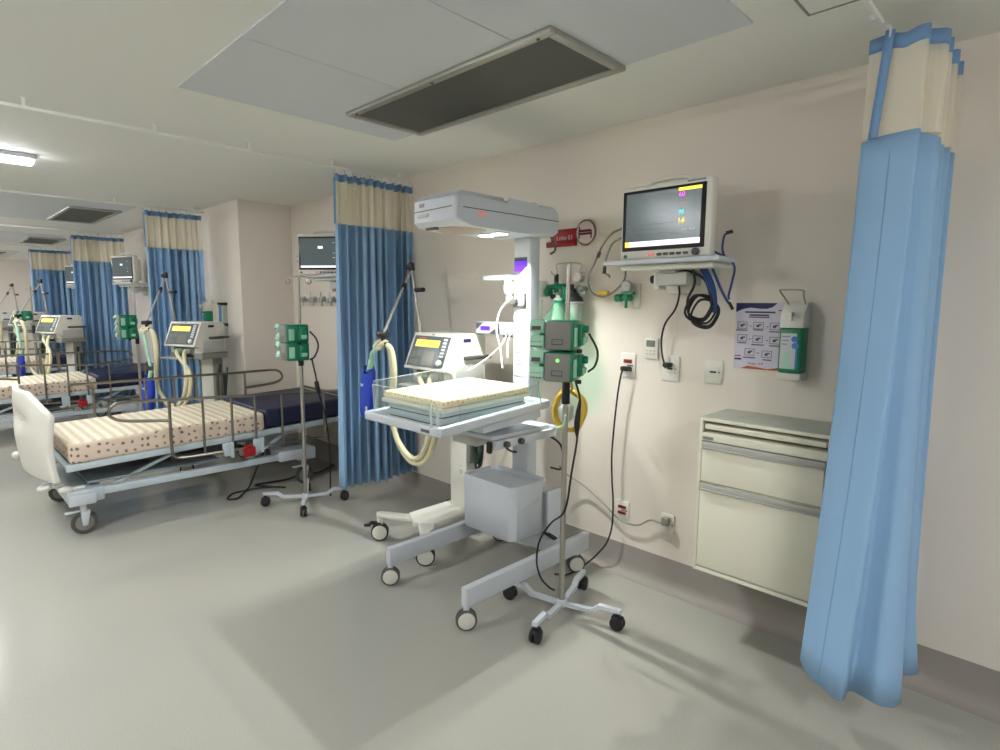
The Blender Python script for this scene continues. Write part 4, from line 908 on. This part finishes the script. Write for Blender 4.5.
def make_circuit(label, dr=0.0, dx=0.0):
    """breathing hoses with the blue test lung; same local frame as the ventilator"""
    t = thing('breathing_circuit', label, 'breathing hose', (0, 0, 0), 0, 'breathing circuits')
    b = MB()
    b.tube([(-.15, -.37, 1.235), (-.11, -.36, 1.262), (-.065, -.34, 1.23), (-.05, -.33, 1.12), (-.09, -.31, .97), (-.12, -.30, .84), (-.10, -.29, .70), (.0, -.28, .60), (.11, -.28, .60), (.19, -.28, .70), (.19, -.25, .86), (.08, -.17, 1.02), (.04, -.125, 1.062)], .017, seg=10)
    b.tube([(-.19, -.37, 1.235), (-.15, -.355, 1.275), (-.10, -.335, 1.25), (-.085, -.32, 1.13), (-.12, -.295, .96), (-.15, -.28, .82), (-.115, -.27, .67), (.0, -.265, .565), (.13, -.265, .575), (.225, -.26, .70), (.21, -.23, .88), (.0, -.17, 1.02), (-.065, -.125, 1.062)], .017, seg=10)
    part('hoses', b, 'cream', t)
    part('y_piece', MB().tube([(-.16, -.37, 1.235), (-.20+dx*.6, -.38, 1.20-dr*.3), (-.215+dx, -.38, 1.15-dr*.8)], .014).cyl((-.215+dx, -.38, 1.16-dr), (-.235+dx, -.38, 1.10-dr), .017, bev=.003), 'lgreen', t)
    part('connector', MB().cyl((-.235+dx, -.38, 1.10-dr), (-.262+dx, -.38, .99-dr), .013), 'milky', t)
    prof = [(-.215, 1.135), (-.185, 1.09), (-.185, .98), (-.215, .86), (-.225, .80), (-.30, .80), (-.32, .84), (-.315, .98), (-.285, 1.09), (-.262, 1.125), (-.25, 1.06), (-.232, 1.06)]
    lb = part('test_lung', MB().prism([(x-.02+dx, -.395, z-dr) for x, z in prof], (0, .045, 0), .014, 3), 'bluebag', t, ang=60)
    part('lung_tag', MB().box(-.31+dx, -.285+dx, -.398, -.394, .995-dr, 1.01-dr, 0), 'lbl', lb)
    return t
v1 = make_vent('ventilator with a lit yellow alarm message beside the infant warmer'); v1.location = (-2.76, 2.30, 0)
c1_ = make_circuit('cream hoses and blue test lung hanging in front of the second curtain'); c1_.location = (-2.76, 2.30, 0)
c2_ = None
for loc, rz, l1, l2 in (((-5.72, 1.80, 0), 22, 'pale ventilator between the second bed and the third curtain', 'hoses with a blue test lung left of the second ventilator'),
                        ((-9.0, 1.27, 0), 22, 'ventilator with a yellow lit screen beyond the far bed', 'hoses with a blue test lung beyond the far bed'),
                        ((-11.97, 1.287, 0), 24, 'grey ventilator down the ward, second from the left edge', 'hoses of the ventilator second from the left edge'),
                        ((-13.2, 1.02, 0), 24, 'farthest ventilator, cut by the left edge', 'hoses of the ventilator at the left edge')):
    dup(v1, loc, math.radians(rz), l1)
    if c2_ is None: c2_ = make_circuit(l2, .26, .14); c2_.location = loc; c2_.rotation_euler.z = math.radians(rz)
    else: dup(c2_, loc, math.radians(rz), l2)

# ------------------------------------------------------------------ hospital beds
def make_bed(label):
    t = thing('hospital_bed', label, 'bed', (-4.875, 1.4, 0), 0, 'hospital beds')
    xn, xf = -4.43, -5.32                                             # near and far side
    P = lambda n, b, m, p=t, **k: part(n, b, m, p, True, **k)
    # footboard: moulded, bowed outwards, with a hand hole
    def fb(side):
        def f(u, v):
            x = xn+.005+(xf-xn-.01)*u; bow = 1-(2*u-1)**2
            top = .79+.14*min(1, bow*1.35)**1.1; bot = .36+.02*bow; r = min(1, v*6)
            z = bot+(top-bot)*v
            y = .540-.10*bow-.02*math.sin(PI*v)-.05*v*bow*.3+(.038 if side else 0)
            y += .04*math.exp(-((v-.66)/.09)**2-((u-.42)/.16)**2)*(1 if not side else -.2)
            return Vector((x, y, z))
        return f
    b = MB(); A, B = fb(0), fb(1); nu, nv = 28, 14
    tb = bmesh.new()
    G = [[[tb.verts.new(q(i/nu, j/nv)) for j in range(nv+1)] for i in range(nu+1)] for q in (A, B)]
    for i in range(nu):
        for j in range(nv):
            for k in (0, 1): tb.faces.new((G[k][i][j], G[k][i+1][j], G[k][i+1][j+1], G[k][i][j+1]))
    for i in range(nu):
        for j in (0, nv): tb.faces.new((G[0][i][j], G[0][i+1][j], G[1][i+1][j], G[1][i][j]))
    for j in range(nv):
        for i in (0, nu): tb.faces.new((G[0][i][j], G[0][i][j+1], G[1][i][j+1], G[1][i][j]))
    bmesh.ops.recalc_face_normals(tb, faces=tb.faces)
    bmesh.ops.bevel(tb, geom=[e for e in tb.edges if e.is_manifold and e.calc_face_angle(0) > 1.0], offset=.012, segments=3, affect='EDGES', profile=.5)
    b._fin(tb)
    P('footboard', b, 'whitew', ang=60)
    P('bumper', MB().sph((-5.05, .425, .45), .026), 'whitew')
    for bx, by, bz in ((-4.47, .60, .30), (-4.62, .51, .295)): P('bumper_roller', MB().sph((bx, by, bz), .03, (1.2, 1.35, .8)).cyl((bx, by, bz), (bx, by+.10, bz), .012), 'whitew')
    # mattress and the navy head section
    S = lambda y: .60+(y-.62)*.033                                     # top height
    TM = Matrix.Translation((0, .62, .60)) @ Matrix.Rotation(math.atan(.033), 4, 'X') @ Matrix.Translation((0, -.62, -.60))
    P('mattress', MB(TM).box(xf+.02, xn-.012, .625, 1.885, .455, .60, .03, 4), ['motif', 'motiftop']); topface(t.children[-1])
    P('head_mattress', MB(TM).box(xf-.0, xn-.012, 1.89, 2.62, .465, .615, .025, 4), 'navy')
    # mattress deck
    b = MB(TM).box(xn-.03, xn+.005, .60, 2.60, .42, .462, .004).box(xf-.005, xf+.03, .60, 2.60, .42, .462, .004)
    for y in (.62, 1.2, 1.75, 2.3, 2.58): b.box(xf, xn, y-.02, y+.02, .425, .45, .003)
    P('deck_frame', b, 'blueframe')
    P('deck_panel', MB(TM).box(xf+.03, xn-.03, .64, 2.58, .445, .458, .002), 'darkframe')
    # base frame with lifting links
    for xa in (xn-.05, xf+.005): P('base_beam', MB().box(xa, xa+.045, .75, 2.25, .235, .285, .005), 'blueframe')

    P('foot_crossbar', MB().box(xf, xn, .60, .80, .20, .29, .012), 'blueframe')
    P('crossbar_end', MB().box(xn-.01, xn+.03, .60, .75, .195, .27, .012), 'white')
    P('head_crossbar', MB().box(xf, xn, 2.14, 2.30, .20, .30, .012), 'blueframe')
    P('head_motor', MB().box(xn-.16, xn+.02, 1.98, 2.26, .225, .305, .008), 'white')
    for x in (xn-.10, xf+.10):
        P('lift_link', MB().prism([(x, .85, .28), (x, .91, .28), (x, 1.30, .43), (x, 1.24, .43)], (.03, 0, 0), .004), 'blueframe')
        P('lift_link', MB().prism([(x, 1.75, .28), (x, 1.81, .28), (x, 2.15, .46), (x, 2.09, .46)], (.03, 0, 0), .004), 'blueframe')
    P('actuator', MB().cyl((xn-.3, 1.0, .30), (xn-.3, 1.7, .36), .03).box(xn-.36, xn-.24, 1.5, 1.75, .32, .42, .01), 'dgrey')
    P('under_tray', MB().box(xf+.06, xn-.06, .72, 1.55, .31, .325, .003), 'darkframe')
    # casters
    for x, y in ((xn-.01, .68), (xf+.03, .68), (xn-.02, 2.2), (xf+.03, 2.2)):
        c = P('caster', MB().cyl((x, y, .14), (x, y, .21), .02).prism([(x-.03, y-.02, .15), (x-.03, y+.035, .15), (x-.03, y+.015, .055), (x-.03, y-.012, .055)], (.06, 0, 0), .01).box(x-.012, x+.012, y-.10, y-.02, .148, .16, .004), 'white')
        P('tyre', MB().lathe([(.052, -.014), (.07, -.014), (.075, -.008), (.075, .008), (.07, .014), (.052, .014), (.052, -.014)], (x, y, .075), (1, 0, 0), 32), 'dgrey', c)
        P('wheel_disc', MB().cyl((x-.008, y, .075), (x+.008, y, .075), .054, seg=28), 'mgrey', c)
    # side rails
    def rail(x, dz, nm, flip=False):
        FL = Matrix(((1, 0, 0, 0), (0, -1, 0, 3.3), (0, 0, 1, 0), (0, 0, 0, 1))) if flip else None
        r = .0108; zt = lambda y: .845-(0 if flip else .052)*(y-.85)+dz; zb = lambda y: .405-.02*(y-1.2)+dz
        b = MB(FL)
        b.tube([(x, 1.20, zt(1.20)-.145), (x, .95, zt(.95)-.128), (x, .865, zt(.86)-.10), (x, .845, zt(.84)-.062), (x, .875, zt(.87)-.018), (x, .95, zt(.95)), (x, 1.2, zt(1.2)), (x, 2.5, zt(2.5))], r, smooth=5)
        b.tube([(x, 1.20, zt(1.20)), (x, 1.20, zb(1.2)+.08), (x, 1.215, zb(1.2)+.02), (x, 1.26, zb(1.2)), (x, 1.45, zb(1.45)), (x, 1.80, zb(1.8))], r, smooth=4)
        b.tube([(x, 1.80, zb(1.8)), (x, 2.36, zb(2.36))], r*.8, smooth=0)
        for y in (1.415, 1.615, 1.79, 2.0, 2.36): b.cyl((x, y, zb(y)+(.0 if y < 1.5 or y > 1.95 else .06)), (x, y, zt(y)), r*.85, seg=10)
        ra = P(nm, b, 'tubebar')
        for y in (1.575, 1.80): P('mount', MB().box(x-.03, x+.014, y-.03, y+.02, .36+dz*.5, .455, .006).box(x-.012, x+.018, y+.018, y+.04, .345+dz*.5, .46, .004), 'blueframe', ra)
        P('pivot', MB().box(x-.05, x-.01, 1.20, 1.27, .37+dz, .43+dz, .01), 'bezel', ra)
        if nm == 'near_rail': P('release_box', MB().box(x+.008, x+.03, 1.68, 1.77, .33, .40, .008).cyl((x+.02, 1.69, .41), (x+.02, 1.75, .41), .012), 'red', ra)
    rail(xn+.045, 0, 'near_rail'); rail(xf-.03, .02, 'far_rail', True)
    P('head_rail', MB().tube([(xn-.05, 2.60, .70), (xf+.05, 2.60, .70)], .012, smooth=0).cyl((xn-.05, 2.60, .45), (xn-.05, 2.60, .70), .012).cyl((xf+.05, 2.60, .45), (xf+.05, 2.60, .70), .012), 'tubebar')
    return t
bed = make_bed('nearest hospital bed with a printed mattress and a navy head section')
dup(bed, (-4.875-3.36, 1.4-.47, 0), 0, 'second hospital bed, cut by the left edge behind the nearest bed')
dup(bed, (-4.875-6.3, 1.4-.53, 0), 0, 'farthest hospital bed, only a corner seen at the left edge')
t = thing('mains_cord', 'black cord tangled on the floor under the nearest bed', 'cord', (-4.35, 1.75, 0))
part('cable', MB().tube([(-4.62, 1.95, .30), (-4.60, 1.85, .12), (-4.58, 1.78, .012), (-4.56, 1.66, .008), (-4.46, 1.58, .008), (-4.42, 1.64, .008), (-4.56, 1.78, .008), (-4.50, 1.95, .008), (-4.42, 2.02, .008), (-4.52, 1.90, .02), (-4.66, 1.88, .008), (-4.62, 2.12, .008), (-4.64, 2.25, .02), (-4.62, 2.42, .01), (-4.68, 2.6, .03)], .007), 'black', t, True)
t = thing('mains_cord', 'black cord with an adapter hanging from the pumps by the second bed', 'cord', (-3.9, 2.05, .6))
part('cable', MB().tube([(-3.81, 1.96, 1.30), (-3.78, 1.99, 1.25), (-3.77, 2.0, 1.19), (-3.79, 1.98, 1.12), (-3.82, 1.96, 1.10)], .006).tube([(-3.83, 1.98, 1.10), (-3.86, 2.02, .98), (-3.885, 2.06, .82), (-3.86, 2.09, .66), (-3.87, 2.12, .40), (-3.95, 2.16, .02)], .006), 'black', t, True)
part('adapter', MB().cyl((-3.892, 2.04, .93), (-3.885, 2.055, .84), .016, bev=.005), 'black', t, True)

# ------------------------------------------------------------------ light and camera
for dx in (-.03, .07):
    d = bpy.data.lights.new('examination light', 'AREA'); d.shape = 'DISK'; d.size = .03; d.energy = 6; d.color = (.98, 1, .95); d.spread = math.radians(140)
    o = bpy.data.objects.new('examination_light', d); COL.objects.link(o); o.location = (WX+dx, 2.125, 1.846); o.rotation_euler = (math.radians(-6), 0, 0)
wd = bpy.data.worlds.new('World'); SC.world = wd; wd.use_nodes = True
wd.node_tree.nodes['Background'].inputs[0].default_value = (.9, .92, 1, 1); wd.node_tree.nodes['Background'].inputs[1].default_value = .05
cam = bpy.data.cameras.new('Camera'); co = bpy.data.objects.new('Camera', cam); COL.objects.link(co)
yaw, pitch, roll, f = -.776563, -.122156, -.008058, 576.23
cyw, syw = math.cos(yaw), math.sin(yaw)
fw = Vector((syw*math.cos(pitch), cyw*math.cos(pitch), math.sin(pitch))); rt = Vector((cyw, -syw, 0)); dn = fw.cross(rt)
r2 = rt*math.cos(roll)+dn*math.sin(roll); d2 = -rt*math.sin(roll)+dn*math.cos(roll)
co.matrix_world = Matrix(((r2.x, -d2.x, -fw.x, 0), (r2.y, -d2.y, -fw.y, 0), (r2.z, -d2.z, -fw.z, 1.5), (0, 0, 0, 1)))
cam.sensor_width = 36; cam.lens = f/1000*36; cam.clip_start = .05
SC.camera = co
vs = SC.view_settings; vs.view_transform = 'Standard'; vs.look = 'None'; vs.gamma = 1; vs.exposure = .56; vs.use_curve_mapping = False
